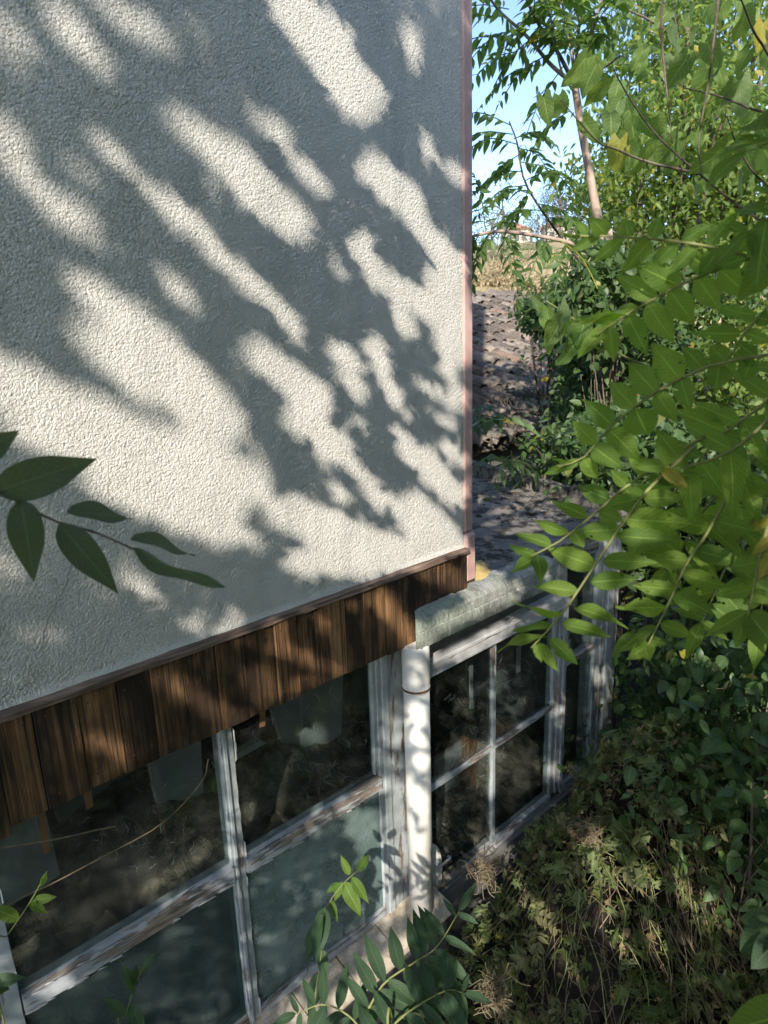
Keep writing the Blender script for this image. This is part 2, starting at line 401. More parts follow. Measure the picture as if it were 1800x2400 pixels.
# ------------------------------------------------------------------ leaves
def leaf_tpl(kind='lance', rows=8, cols=4, W=.36, fold=.18, curl=.18, wave=.03, tw=0.0, seed=0, eat=0.0):
    r = np.random.default_rng(seed)
    V = []; UV = []
    ph = r.uniform(0, 6)
    for i in range(rows + 1):
        v = i / rows
        if kind == 'lance':
            w = W * .5 * (math.sin(math.pi * min(1, v) ** .72) ** .82 if 0 < v < 1 else 0.0) * (1 - .30 * max(0, v - .62) / .38)
            if v == 0: w = .012
        elif kind == 'ovate':
            w = W * .5 * (math.sin(math.pi * v ** .62) ** .75 if 0 < v < 1 else .012)
        elif kind == 'heart':
            w = W * .5 * 1.78 * (v + .035) ** .40 * (1 - v) ** .82 * (1 + .035 * (1 if i % 2 else -1))
        else:   # lobed
            w = W * .5 * (.55 + .45 * abs(math.cos(v * math.pi * 2.4))) * (1 - v) ** .35 * (1.0 if v > 0 else .7)
        for j in range(cols + 1):
            u = j / cols * 2 - 1
            x = u * w; y = v
            if kind == 'heart': y = v - .24 * abs(u) ** 1.2 * (1 - v) ** 5
            if kind == 'lobed': y = v - .20 * abs(u) ** 1.4 * (1 - v) ** 3
            if kind == 'lobed': y -= .10 * abs(u) * math.sin(v * math.pi * 4.8)
            z = fold * abs(x) - curl * v * v + wave * math.sin(v * 9 + ph + (2 if u > 0 else 0)) * abs(u)
            a = tw * v
            V.append((x * math.cos(a) - z * math.sin(a) * .0, y, z + x * math.sin(a))); UV.append((j / cols, v))
    Fs = []
    for i in range(rows):
        for j in range(cols):
            if eat > 0 and r.random() < eat and abs(j - cols / 2 + .5) > .6: continue
            a = i * (cols + 1) + j; Fs.append((a, a + 1, a + cols + 2, a + cols + 1))
    return np.array(V), np.array(Fs), np.array(UV)
class Batch:
    def __init__(s): s.V = []; s.F = []; s.U = []; s.R = []; s.n = 0
    def add(s, tpl, M, r=None):
        """M: (k,3,4) transforms"""
        V, Fs, U = tpl; M = np.asarray(M, float)
        if len(M) == 0: return s
        k = len(M)
        X = np.einsum('kij,nj->kni', M[:, :, :3], V) + M[:, None, :, 3]
        s.V.append(X.reshape(-1, 3)); s.F.append((Fs[None] + (np.arange(k) * len(V))[:, None, None] + s.n).reshape(-1, 4))
        s.U.append(np.tile(U, (k, 1))); rr = rng.random(k) if r is None else r
        s.R.append(np.repeat(rr, len(V))); s.n += k * len(V); return s
    def build(s, name, mat, parent=None):
        Fq = np.concatenate(s.F)
        me = mesh_np(name, np.concatenate(s.V), Fq.ravel(), np.full(len(Fq), 4), mat, np.concatenate(s.U), np.concatenate(s.R), True)
        return link(bpy.data.objects.new(name, me), parent)
def fr(o, d, n, s):
    """3x4 frame: origin o, leaf along d, face towards n, length s"""
    d = nrm(d); x = np.cross(d, n); ln = np.linalg.norm(x)
    x = x / ln if ln > 1e-6 else nrm(np.cross(d, [.3, .5, .8])); z = np.cross(x, d)
    return np.column_stack([x * s, d * s, z * s, o])
def frs(O, Dv, N, S):
    Dv = Dv / (np.linalg.norm(Dv, axis=1)[:, None] + 1e-9); X = np.cross(Dv, N); X /= np.linalg.norm(X, axis=1)[:, None] + 1e-9
    Z = np.cross(X, Dv); S = np.asarray(S)[:, None]
    return np.stack([X * S, Dv * S, Z * S, O], axis=2)
def m44(m):
    return Matrix([list(m[0]), list(m[1]), list(m[2]), [0, 0, 0, 1]])
LANCE = [leaf_tpl('lance', 10, 4, W, f, c, wv, tw, i) for i, (W, f, c, wv, tw) in enumerate(
    [(.37, .25, .08, .03, .15), (.42, .12, .30, .045, -.25), (.35, .38, .02, .03, .3), (.43, .15, .42, .05, .05), (.40, -.08, .18, .06, -.45), (.36, .28, .24, .03, .5)])]
LANCE[1] = leaf_tpl('lance', 18, 8, .42, .12, .30, .045, -.25, 11, .035); LANCE[4] = leaf_tpl('lance', 18, 8, .40, -.08, .18, .06, -.45, 14, .03)
LANCE_LO = [leaf_tpl('lance', 4, 2, W, f, c, 0, tw, i) for i, (W, f, c, tw) in enumerate([(.38, .25, .15, .1), (.42, .1, .3, -.2), (.34, .3, .1, .3)])]
HEART = [leaf_tpl('heart', 13, 6, W, f, c, wv, tw, i) for i, (W, f, c, wv, tw) in enumerate(
    [(.80, .12, .18, .05, .1), (.88, .2, .3, .06, -.2), (.72, .3, .1, .05, .3), (.82, .05, .35, .08, -.3)])]
OVATE_LO = [leaf_tpl('ovate', 4, 2, W, f, c, 0, tw, i) for i, (W, f, c, tw) in enumerate([(.58, .25, .15, .1), (.66, .1, .3, -.2), (.52, .3, .1, .3)])]
OVATE = [leaf_tpl('ovate', 8, 4, W, f, c, .03, tw, i) for i, (W, f, c, tw) in enumerate([(.6, .2, .15, .1), (.68, .1, .3, -.2), (.54, .3, .1, .3)])]
EATEN = [leaf_tpl('lobed', 10, 8, W, f, c, .06, tw, i, e) for i, (W, f, c, tw, e) in enumerate([(1.0, .1, .3, .1, .30), (1.1, .2, .35, -.2, .42), (.9, .1, .2, .3, .52), (1.0, .25, .4, 0, .22)])]
BLADE = [leaf_tpl('lance', 3, 2, .05, .1, .5, 0, .3, 0)]
def me_list(tpls, name, mat):
    out = []
    for V, Fs, U in tpls: out.append(mesh_np(name, V, Fs.ravel(), np.full(len(Fs), 4), mat, U, None, True))
    return out
def frond(pts, pairs, Ln, n_up, lean=.5, droop=.15, jit=.15, start=.16, r=None):
    """leaflet frames along a rachis"""
    r = r or rng
    q = spline(pts, 24); out = []
    T = np.gradient(q, axis=0); T /= np.linalg.norm(T, axis=1)[:, None]
    for k in range(pairs):
        s = start + (.97 - start) * k / max(1, pairs - 1); i = min(23, int(s * 23))
        sz = Ln * (.80 + .35 * math.sin(math.pi * min(1, .15 + s * .8))) * (1 - .42 * max(0, s - .75) / .25)
        for sd in (-1, 1):
            if r.random() < .04: continue
            lat = nrm(np.cross(T[i], n_up)) * sd
            d = lat + T[i] * (lean + r.normal(0, jit)) + np.array([0, 0, -droop * (1 + r.normal(0, .5))])
            nn = np.asarray(n_up) + lat * r.normal(0, jit * 1.5) + T[i] * r.normal(0, jit * 1.5) + r.normal(0, jit, 3)
            out.append(fr(q[i] + T[i] * r.normal(0, .004), d, nn, sz * r.uniform(.88, 1.1)))
    out.append(fr(q[-1], T[-1] + np.array([0, 0, -droop]), n_up, Ln * .8))
    return q, out

# ================================================================== THE GROUND
def hill(x, y):
    s = x * .77 + y * .64
    h = np.interp(s, [-400, 8.5, 13, 17, 20, 26, 60, 90, 150, 400], [GZ, GZ, -2.0, -.8, .5, 2.0, 6.4, 10.2, 17.0, 24])
    return h
gx = np.concatenate([np.linspace(-300, -12, 10), np.linspace(-10, 40, 76), np.linspace(44, 120, 28), np.linspace(140, 900, 12)])
gX, gY = np.meshgrid(gx, gx, indexing='ij')
gZ_ = hill(gX, gY) + np.where(gX * .77 + gY * .64 > 12, .22 * np.sin(gX * .9 + gY * .3) * np.sin(gY * .7 - gX * .2), .04 * np.sin(gX * 3) * np.sin(gY * 2.7))
nx = len(gx); gi = np.arange(nx * nx).reshape(nx, nx)
gF = np.stack([gi[:-1, :-1], gi[1:, :-1], gi[1:, 1:], gi[:-1, 1:]], -1).reshape(-1, 4)
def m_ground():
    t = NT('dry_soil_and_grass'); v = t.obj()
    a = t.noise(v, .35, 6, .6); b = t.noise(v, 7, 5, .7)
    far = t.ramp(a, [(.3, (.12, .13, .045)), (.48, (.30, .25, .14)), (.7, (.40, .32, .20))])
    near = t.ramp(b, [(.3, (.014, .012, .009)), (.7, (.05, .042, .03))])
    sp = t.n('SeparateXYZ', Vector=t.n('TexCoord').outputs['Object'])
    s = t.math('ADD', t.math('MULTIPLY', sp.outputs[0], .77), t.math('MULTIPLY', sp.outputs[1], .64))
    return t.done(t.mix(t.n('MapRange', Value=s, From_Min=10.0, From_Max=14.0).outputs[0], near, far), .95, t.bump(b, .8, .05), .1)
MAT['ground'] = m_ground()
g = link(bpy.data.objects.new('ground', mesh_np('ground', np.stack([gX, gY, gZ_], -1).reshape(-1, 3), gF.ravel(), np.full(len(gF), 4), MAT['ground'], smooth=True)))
tag(g, kind='structure')

# ================================================================== THE HOUSE
house = empty('rendered_house', 'pale rough-rendered house wall with faded pink corner trim and scorched wood band', 'house', loc=(0, D, GZ))
def hp(o):                                                            # parent keeping place
    o.parent = house; o.matrix_parent_inverse = Matrix.Translation((0, -D, -GZ)); return o
def keep(o, root):
    o.parent = root; o.matrix_parent_inverse = Matrix.Translation(-root.location); return o
ZB = -.493 * D                                                        # foot of the render
X1 = 2.118                                                            # where the trim starts
# front face: real relief, 4.5 mm grid
nxw, nzw = 640, 700
wx = np.linspace(.08, X1, nxw); wz = np.linspace(ZB, 1.38, nzw)
def band(shape, lo, hi, r, ax=1.0):
    f = np.fft.rfft2(r.normal(size=shape))
    ky = np.fft.fftfreq(shape[0])[:, None]; kx = np.fft.rfftfreq(shape[1])[None] * ax
    k = np.sqrt(ky ** 2 + kx ** 2) + 1e-9
    f *= np.exp(-((np.log(k) - math.log((lo * hi) ** .5)) / (math.log(hi / lo) * .5)) ** 2)
    o = np.fft.irfft2(f, shape); return o / o.std()
r_ = np.random.default_rng(5)
n1 = band((nxw, nzw), .24, .48, r_, .8); n2 = band((nxw, nzw), .08, .16, r_, .8); n3 = band((nxw, nzw), .006, .02, r_)
hgt = .0010 * np.tanh(n1) - .0036 * np.clip(n1 * .75 + n2 * .55 - .35, 0, 1.3) + .0005 * n2 + .0006 * n3
wX, wZ = np.meshgrid(wx, wz, indexing='ij')
edge = np.clip((wZ - ZB - .006) / .02, 0, 1)
wY = D - hgt * (.25 + .75 * edge) - (1 - edge) * .004
wi = np.arange(nxw * nzw).reshape(nxw, nzw)
wF = np.stack([wi[:-1, :-1], wi[1:, :-1], wi[1:, 1:], wi[:-1, 1:]], -1).reshape(-1, 4)
hp(link(bpy.data.objects.new('wall', mesh_np('wall', np.stack([wX, wY, wZ], -1).reshape(-1, 3), wF.ravel(), np.full(len(wF), 4), MAT['stucco'], smooth=True))))
mb = MB(); mb.box(-7, X1, D + .006, D + .30, ZB, 8.0); mb.box(-7, X1 + .06, D + .30, 7.5, ZB, 8.0)
hp(mb.build('wall_core', MAT['stucco']))
mb = MB(); mb.box(-7, .079, D - .0005, D + .006, ZB, 8.0); mb.box(.079, X1, D - .0005, D + .006, 1.385, 8.0)
hp(mb.build('upper_wall', MAT['stucco']))
hp(MB().box(X1 + .001, X1 + .060, D - .006, D + .30, -.455 * D, 8.0, .008).build('corner_trim', MAT['pink']))
hp(MB().box(X1 + .004, X1 + .074, D - .012, D + .30, -1.045, -.457 * D, .012).build('trim_foot', MAT['pink']))
# fascia
fas = hp(MB().box(-2.2, 2.10, D + .012, D + .03, -1.19, ZB - .006).build('fascia', MAT['dirt']))
fas['label'] = 'band of upright scorched brown boards under the render'
px = -2.2
k = 0
rp = random.Random(4)
while px < 2.09:
    w = rp.uniform(.088, .118)
    if px + w > 2.06: w = 2.122 - px
    zb = -.668 * D + rp.uniform(-.004, .004) - (.02 if .12 < px < .22 else 0)
    o = MB().box(px + .0012, px + w - .0012, D - .011 - rp.uniform(0, .008), D + .0115, zb, ZB - .012, .0014).build('plank', MAT['plank'])
    keep(o, house); inv = o.matrix_parent_inverse.copy(); o.parent = fas; o.matrix_parent_inverse = Matrix.Identity(4)
    px += w; k += 1
nh = MB()
for o in list(fas.children):
    vs = [v.co for v in o.data.vertices]; xm = (min(v.x for v in vs) + max(v.x for v in vs)) / 2; yf = min(v.y for v in vs)
    for dx in (-.026, .024):
        for zz in (ZB - .05, ZB - .27):
            x = xm + dx + rp.uniform(-.004, .004); z = zz + rp.uniform(-.008, .008)
            nh.add([(x + .0032 * math.cos(k * 1.0472), yf - .001, z + .0032 * math.sin(k * 1.0472)) for k in range(6)], [tuple(range(6))])
o = nh.build('nail_heads', MAT['rust']); tag(o, kind='stuff'); o.parent = fas; o.matrix_parent_inverse = Matrix.Identity(4)
cp = MB(); V = []; n = 90; rc = np.random.default_rng(6)
for i in range(n + 1):
    x = -2.2 + 4.335 * i / n; w = rc.normal(0, .0011, 4)
    V += [(x, D - .003, ZB + .007 + w[0]), (x, D - .024 + w[1], ZB + w[2]), (x, D - .026 + w[1], ZB - .0155 + w[3]), (x, D - .002, ZB - .016)]
cp.add(V, [(i * 4 + a, i * 4 + (a + 1) % 4, (i + 1) * 4 + (a + 1) % 4, (i + 1) * 4 + a) for i in range(n) for a in range(4)] + [(0, 3, 2, 1), (n * 4, n * 4 + 1, n * 4 + 2, n * 4 + 3)])
hp(cp.build('cap_board', MAT['cap']))

ck = MB()
for pl_ in ([(155, 1215), (140, 1270), (118, 1310), (100, 1350), (92, 1400)], [(42, 1492), (60, 1478), (76, 1472), (68, 1455)], [(5, 1505), (14, 1500), (22, 1490)], [(470, 1300), (476, 1310), (480, 1318)]):
    ck.tube(spline([PY(x, y, D - .0012) for x, y in pl_], 16) + np.random.default_rng(len(pl_)).normal(0, .0012, (16, 3)) * (1, .1, 1), .0005, 4)
hp(tag(ck.build('hairline_cracks', MAT['litter_dark']), kind='stuff'))
# ================================================================== THE GLAZED VERANDA
YG = 1.845
ver = empty('glazed_veranda', 'old glazed veranda with peeling grey frames under a mossy concrete roof edge', 'veranda', loc=(2.0, YG, GZ))
def vp(o): return keep(o, ver)
ZS = -2.47
def bar(name, x0, x1, z0, z1, mat, y0=YG, y1=YG + .05, bev=.004): return vp(MB().box(x0, x1, y0, y1, z0, z1, bev).build(name, MAT[mat]))
def jag(name, x0, x1, z0, z1, mat, y0=YG, y1=YG + .05, amp=.003, seed=0):
    """a long old timber with slightly uneven arrises and a glazing bead"""
    r = random.Random(seed); lvl = (x1 - x0) > (z1 - z0); n = 28; m = MB(); V = []
    for i in range(n + 1):
        f = i / n
        if lvl:
            x = x0 + (x1 - x0) * f
            ring = [(x, y0, z0 + r.uniform(0, amp)), (x, y0, z1 - r.uniform(0, amp)), (x, y0 + .010, z1), (x, y1, z1), (x, y1, z0), (x, y0 + .010, z0)]
        else:
            z = z0 + (z1 - z0) * f
            ring = [(x0 + r.uniform(0, amp), y0, z), (x1 - r.uniform(0, amp), y0, z), (x1, y0 + .010, z), (x1, y1, z), (x0, y1, z), (x0, y0 + .010, z)]
        V += ring
    Fs = [(i * 6 + a, i * 6 + (a + 1) % 6, (i + 1) * 6 + (a + 1) % 6, (i + 1) * 6 + a) for i in range(n) for a in range(6)] + [(5, 4, 3, 2, 1, 0), tuple(n * 6 + a for a in range(6))]
    return vp(m.add(V, Fs).build(name, MAT[mat]))
# left range: uprights
ups = [(.165, .255), (.935, .987), (1.635, 1.795)]
for i, (a, b) in enumerate(ups):
    jag('upright', a, b, ZS, -1.16, 'paint_v', seed=i, amp=.005)
jag('upright', -.62, -.54, ZS, -1.16, 'paint_v', seed=9)
vp(MB().box(1.655, 1.690, YG - .012, YG - .0005, ZS, -1.20, .003).build('bead', MAT['paint_v']))
vp(MB().box(.942, .957, YG - .010, YG - .0005, ZS, -1.16, .003).build('bead', MAT['paint_v']))
vp(MB().box(1.615, 1.6345, YG + .006, YG + .03, -1.76, -1.16, .003).build('bead', MAT['paint_v']))
bays = [(-.54, .165), (.255, .935), (.987, 1.635)]
for i, (a, b) in enumerate(bays):
    jag('rail', a + .001, b - .001, -1.825, -1.765, 'paint_h', y0=YG - .012, seed=20 + i, amp=.004)
    jag('rail', a + .001, b - .001, -2.469, -2.43, 'paint_h', y0=YG - .006, seed=30 + i, amp=.004)
    jag('rail', a + .001, b - .001, -1.16, -1.125, 'paint_h', seed=40 + i)
    vp(MB().box(a + .001, b - .001, YG + .018, YG + .022, -1.765, -1.16).build('pane', MAT['glass']))
    vp(MB().box(a + .001, b - .001, YG + .012, YG + .018, -2.43, -1.825).build('frosted_pane', MAT['frosted' if i == 2 else 'frosted_dark']))  # last bay takes the sunlit copy, the other bays the shaded one
# flakes of lifting paint
fl = MB(); rf = random.Random(3)
for i in range(70):
    ch = rf.random() * .8
    if ch < .5:
        a, b = bays[rf.choice([1, 1, 2])]; x = rf.uniform(a, b); z = rf.choice([-1.768, -1.822]) + rf.uniform(-.004, .004); y = YG - .013
    else:
        u = ups[rf.choice([0, 1, 1, 2])]; x = rf.choice(u) + rf.uniform(-.004, .004); z = rf.uniform(ZS, -1.2); y = YG - .002
    s = rf.uniform(.004, .014); l = s * rf.uniform(1, 3)
    if ch >= .5:
        s *= .55; l *= rf.uniform(.6, 2); fl.add([(x - s * .4, y, z - l), (x + s * .5, y - .002, z - l * .8), (x + s * .4, y - .004, z + l * .7), (x - s * .3, y - .001, z + l)], [(0, 1, 2, 3)]); continue
    fl.add([(x - l, y, z - s * .3), (x + l, y - .004, z - s * .4), (x + l * .7, y - .009, z + s * .5), (x - l * .6, y - .002, z + s * .4)], [(0, 1, 2, 3)])
tag(vp(fl.build('paint_flake', MAT['paint_w'])), kind='stuff')
# right range: a small-paned sash, then a second narrow bay and the end post
XA, XB = 1.930, 2.935
jag('header', 1.80, XB + .09, -1.425, -1.335, 'paint_w', y0=YG - .018, seed=50, amp=.003)
vp(MB().box(1.80, XB + .09, YG - .028, YG - .0185, -1.372, -1.352, .003).build('bead', MAT['paint_w']))
vp(MB().box(1.80, XB + .09, YG - .024, YG - .0185, -1.425, -1.412, .002).build('bead', MAT['paint_w']))
jag('upright', 1.895, 1.929, -2.56, -1.426, 'paint_v', y0=YG - .002, seed=51, amp=.003)
jag('upright', 2.394, 2.416, -2.56, -1.426, 'paint_v', y0=YG + .004, y1=YG + .03, seed=52, amp=.002)
for x in (2.915, 2.955, 2.992): jag('upright', x, x + .030, -2.56, -1.426, 'paint_v', y0=YG - .004 - (x - 2.955) * .2, seed=int(x * 100), amp=.002)
jag('upright', 2.9, 3.03, -1.334, -1.12, 'paint_v', y0=YG + .01, seed=56)
for a, b in ((1.9295, 2.3935), (2.4165, 2.9145)):
    jag('rail', a, b, -2.013, -1.991, 'paint_h', y0=YG + .002, y1=YG + .03, seed=int(a * 50), amp=.002)
    jag('rail', a, b, -2.60, -2.555, 'paint_h', y0=YG - .004, seed=int(a * 51), amp=.003)
    for z0, z1 in ((-1.991, -1.426), (-2.555, -2.013)):
        vp(MB().box(a, b, YG + .022, YG + .026, z0, z1).build('pane', MAT['glass']))
vp(MB().box(1.80, 2.9, YG + .02, YG + .05, -1.334, -1.12).build('dark_board', MAT['dark_in']))
for i, (a, b) in enumerate(((3.33, 3.385), (3.395, 3.43), (3.445, 3.56))):
    jag('end_post', a, b, -2.75, -1.12, 'paint_v', y0=YG - .006 * i, y1=YG + .09, seed=60 + i)
jag('rail', 3.025, 3.329, -1.80, -1.765, 'paint_h', seed=65); jag('rail', 3.025, 3.329, -1.20, -1.12, 'paint_h', seed=66)
jag('rail', 3.025, 3.329, -2.60, -2.55, 'paint_h', seed=67)
for z0, z1 in ((-1.765, -1.20), (-2.55, -1.80)): vp(MB().box(3.025, 3.329, YG + .022, YG + .026, z0, z1).build('pane', MAT['glass']))
# window latch and a round white plate leaning inside the corner
lt = MB(); lt.box(1.952, 2.05, YG - .02, YG - .012, -2.43, -2.415, .003); lt.box(1.945, 1.965, YG - .016, YG - .002, -2.445, -2.40, .004)
lt.tube([(2.05, YG - .016, -2.4225), (2.05, YG + .001, -2.4225)], .006)
vp(lt.build('latch', MAT['paint_w']))
th = np.linspace(-.5 * np.pi, .5 * np.pi, 17)
pv = [(1.932 + .075 * math.cos(a) * (1 if abs(a) < 1.5 else .3), YG + .0, -2.46 + .17 * math.sin(a)) for a in th]
pl = MB(); n = len(pv); pl.add(pv + [(x, y + .012, z) for x, y, z in pv], [tuple(range(n))[::-1], tuple(range(n, 2 * n))] + [(i, (i + 1) % n, n + (i + 1) % n, n + i) for i in range(n)])
vp(pl.build('round_plate', MAT['pipe']))
# sill, plinth
sl = MB(); rs = random.Random(8); xs = [-.9]
while xs[-1] < 1.90: xs.append(min(1.92, xs[-1] + rs.uniform(.16, .30)))
for a, b in zip(xs[:-1], xs[1:]):
    o = MB(); z = rs.uniform(-.004, .004); yf = YG - .155 + rs.uniform(-.012, .012)
    o.add([(a + .003, yf, -2.515 + z), (b - .003, yf + rs.uniform(-.01, .01), -2.515 + z), (b - .003, YG + .04, -2.470 + z * .3), (a + .003, YG + .04, -2.470 + z * .3),
           (a + .003, yf, -2.55), (b - .003, yf, -2.55), (b - .003, YG + .04, -2.55), (a + .003, YG + .04, -2.55)],
          [(0, 1, 2, 3), (7, 6, 5, 4), (0, 4, 5, 1), (1, 5, 6, 2), (2, 6, 7, 3), (3, 7, 4, 0)])
    vp(o.build('sill_stone', MAT['sillstone']))
vp(MB().box(-.9, 1.92, YG - .10, YG + .04, GZ - .3, -2.551).build('plinth', MAT['shedwall']))
vp(MB().box(1.921, 3.56, YG - .03, YG + .06, GZ - .3, -2.601).build('plinth', MAT['shedwall']))
# roof slab with bull-nosed mossy lip
prof = [(1.84, -1.062), (1.79, -1.060), (1.760, -1.064), (1.736, -1.074), (1.725, -1.092), (1.7225, -1.128), (1.7265, -1.131), (1.7195, -1.135), (1.7185, -1.17), (1.7215, -1.200), (1.730, -1.207), (1.77, -1.206), (1.79, -1.20), (1.84, -1.19)]
xs = np.linspace(1.745, 2.72, 70); V = []; rl = np.random.default_rng(2); m = len(prof)
for i, x in enumerate(xs):
    e = min(1, min(i, 69 - i) / 2.0)
    for (y, z) in prof:
        cy_, cz_ = 1.78, -1.13
        s = .90 + .10 * e
        sh_ = max(0, y - 1.72) * .9 * max(0, 1 - i / 12.0)
        V.append((x + sh_ + rl.normal(0, .0012), cy_ + (y - cy_) * s + rl.normal(0, .0010), cz_ + (z - cz_) * s + rl.normal(0, .0012)))
Fs = [(i * m + a, i * m + (a + 1) % m, (i + 1) * m + (a + 1) % m, (i + 1) * m + a) for i in range(69) for a in range(m)] + [tuple(range(m))[::-1], tuple(69 * m + a for a in range(m))]
vp(MB().add(V, Fs).build('roof_lip', MAT['moss'], smooth=False))
kx = lambda y: 3.70 + .285 * (y - 2.0)
ys = np.linspace(1.80, 6.0, 40); V = []; rg = np.random.default_rng(12)
us = np.linspace(0, 1, 26)
for y in ys:
    for u in us:
        V.append((2.12 + (kx(y) - 2.12) * u, y, -1.066 + .006 * math.sin(u * 9 + y * 2) + rg.normal(0, .002)))
n = 26; Fs = [(i * n + j, i * n + j + 1, (i + 1) * n + j + 1, (i + 1) * n + j) for i in range(39) for j in range(n - 1)]
vp(MB().add(V, Fs).build('gritty_roof', MAT['gravel'], smooth=True))
vp(MB().add([(2.13, 1.845, -1.082), (3.62, 1.845, -1.082), (4.83, 6.0, -1.082), (2.13, 6.0, -1.082), (2.13, 1.845, -1.118), (3.62, 1.845, -1.118), (4.83, 6.0, -1.118), (2.13, 6.0, -1.118)],
            [(0, 1, 2, 3), (7, 6, 5, 4), (0, 4, 5, 1), (1, 5, 6, 2), (2, 6, 7, 3), (3, 7, 4, 0)]).build('roof_slab', MAT['moss']))
# kerb stones along the roof's outer edge
y = 1.80; rk = random.Random(2)
while y < 5.9:
    l = rk.uniform(.32, .52); o = MB(); h = rk.uniform(.075, .10)
    x0, x1 = kx(y + .006), kx(y + l - .006)
    o.add([(x0 - .05, y + .006, -1.09), (x0 + .08, y + .006, -1.16), (x1 + .08, y + l - .006, -1.16), (x1 - .05, y + l - .006, -1.09),
           (x0 - .038, y + .012, -1.07 + h), (x0 + .07, y + .012, -1.075 + h), (x1 + .07, y + l - .012, -1.07 + h), (x1 - .038, y + l - .012, -1.065 + h)],
          [(3, 2, 1, 0), (4, 5, 6, 7), (0, 1, 5, 4), (1, 2, 6, 5), (2, 3, 7, 6), (3, 0, 4, 7)])
    vp(o.build('kerb_stone', MAT['gravel'])); y += l
# loose grit and moss crumbs on the roof
gt = MB(); rr = np.random.default_rng(9)
for i in range(700):
    y = rr.uniform(1.85, 4.6); x = rr.uniform(2.3, kx(y) - .06)
    if rr.random() < .6: x = kx(y) - .06 - abs(rr.normal(0, .35))
    s = rr.uniform(.004, .013) * (1.5 if rr.random() < .1 else 1)
    p = rr.normal(0, 1, (6, 3)) * .25 + np.array([(1, 0, 0), (-1, 0, 0), (0, 1, 0), (0, -1, 0), (0, 0, 1), (0, 0, -1)])
    gt.add(p * s * np.array([1.2, 1.2, .7]) + (x, y, -1.066), [(0, 2, 4), (2, 1, 4), (1, 3, 4), (3, 0, 4), (2, 0, 5), (1, 2, 5), (3, 1, 5), (0, 3, 5)])
tag(vp(gt.build('loose_grit', MAT['dirt'])), kind='stuff')
# yellow foam smear by the corner
V = []; rr = np.random.default_rng(3)
for i in range(9):
    for j in range(9):
        u, v_ = i / 8 * 2 - 1, j / 8 * 2 - 1; rad = math.hypot(u, v_)
        V.append((2.275 + u * .12 + v_ * .07 + rr.normal(0, .004), 1.905 + v_ * .10 - u * .02 + rr.normal(0, .004), -1.066 + .026 * max(0, 1 - rad ** 2 * .8) + rr.normal(0, .0015)))
vp(MB().add(V, [(i * 9 + j, (i + 1) * 9 + j, (i + 1) * 9 + j + 1, i * 9 + j + 1) for i in range(8) for j in range(8)]).build('yellow_foam', MAT['yellowfoam'], smooth=True))
# inside
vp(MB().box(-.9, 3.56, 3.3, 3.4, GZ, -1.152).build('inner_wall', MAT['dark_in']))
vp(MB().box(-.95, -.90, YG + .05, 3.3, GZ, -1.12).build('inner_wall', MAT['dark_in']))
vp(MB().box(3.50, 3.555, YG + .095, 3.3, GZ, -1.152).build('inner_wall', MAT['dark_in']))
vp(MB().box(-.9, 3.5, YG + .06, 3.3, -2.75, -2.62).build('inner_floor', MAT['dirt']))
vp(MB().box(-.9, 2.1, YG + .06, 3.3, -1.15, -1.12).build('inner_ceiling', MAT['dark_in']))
def pboard(name, quad, Y, mat, th=.03, root=None):
    """a flat board standing inside, corners given in view points at depth Y"""
    f = [PY(x, y, Y) for x, y in quad]; b = [p + np.array([0, th, 0]) for p in f]; n = len(quad)
    return MB().add(f + b, [tuple(range(n)), tuple(range(n, 2 * n))[::-1]] + [(i, n + i, n + (i + 1) % n, (i + 1) % n) for i in range(n)]).build(name, MAT[mat])
def inside(name, label, cat, quad, Y, mat, th=.03): return tag(pboard(name, quad, Y, mat, th), label, cat)
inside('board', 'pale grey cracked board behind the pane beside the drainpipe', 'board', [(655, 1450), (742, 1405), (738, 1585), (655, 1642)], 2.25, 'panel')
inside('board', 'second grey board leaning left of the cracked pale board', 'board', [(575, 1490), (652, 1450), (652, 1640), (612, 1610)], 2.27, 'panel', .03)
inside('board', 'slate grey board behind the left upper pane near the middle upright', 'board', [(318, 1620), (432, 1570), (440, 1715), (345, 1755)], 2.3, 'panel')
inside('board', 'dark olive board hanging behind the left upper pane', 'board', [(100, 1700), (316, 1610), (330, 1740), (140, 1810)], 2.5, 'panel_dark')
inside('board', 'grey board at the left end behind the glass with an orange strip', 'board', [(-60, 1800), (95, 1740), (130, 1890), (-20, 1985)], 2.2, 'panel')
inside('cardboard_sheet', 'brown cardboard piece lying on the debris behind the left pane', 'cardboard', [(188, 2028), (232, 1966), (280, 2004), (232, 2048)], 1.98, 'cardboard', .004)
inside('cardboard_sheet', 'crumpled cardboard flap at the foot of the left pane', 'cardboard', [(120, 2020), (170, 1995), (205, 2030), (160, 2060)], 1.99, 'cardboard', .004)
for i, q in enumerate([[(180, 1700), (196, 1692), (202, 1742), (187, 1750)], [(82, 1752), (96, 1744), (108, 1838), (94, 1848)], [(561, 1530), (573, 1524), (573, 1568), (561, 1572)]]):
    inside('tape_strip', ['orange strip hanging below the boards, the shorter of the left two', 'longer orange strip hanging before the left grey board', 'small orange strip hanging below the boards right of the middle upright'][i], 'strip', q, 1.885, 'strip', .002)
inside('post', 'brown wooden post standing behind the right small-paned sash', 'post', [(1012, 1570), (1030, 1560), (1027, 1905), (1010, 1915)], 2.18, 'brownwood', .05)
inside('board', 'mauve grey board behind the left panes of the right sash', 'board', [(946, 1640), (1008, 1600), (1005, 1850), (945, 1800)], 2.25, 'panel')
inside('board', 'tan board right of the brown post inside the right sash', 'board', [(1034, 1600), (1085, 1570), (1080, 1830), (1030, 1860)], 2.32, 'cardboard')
inside('beam', 'dusty slanting timber behind the small panes of the right sash', 'beam', [(940, 1560), (950, 1535), (1180, 1640), (1180, 1668)], 2.10, 'dirt', .06)
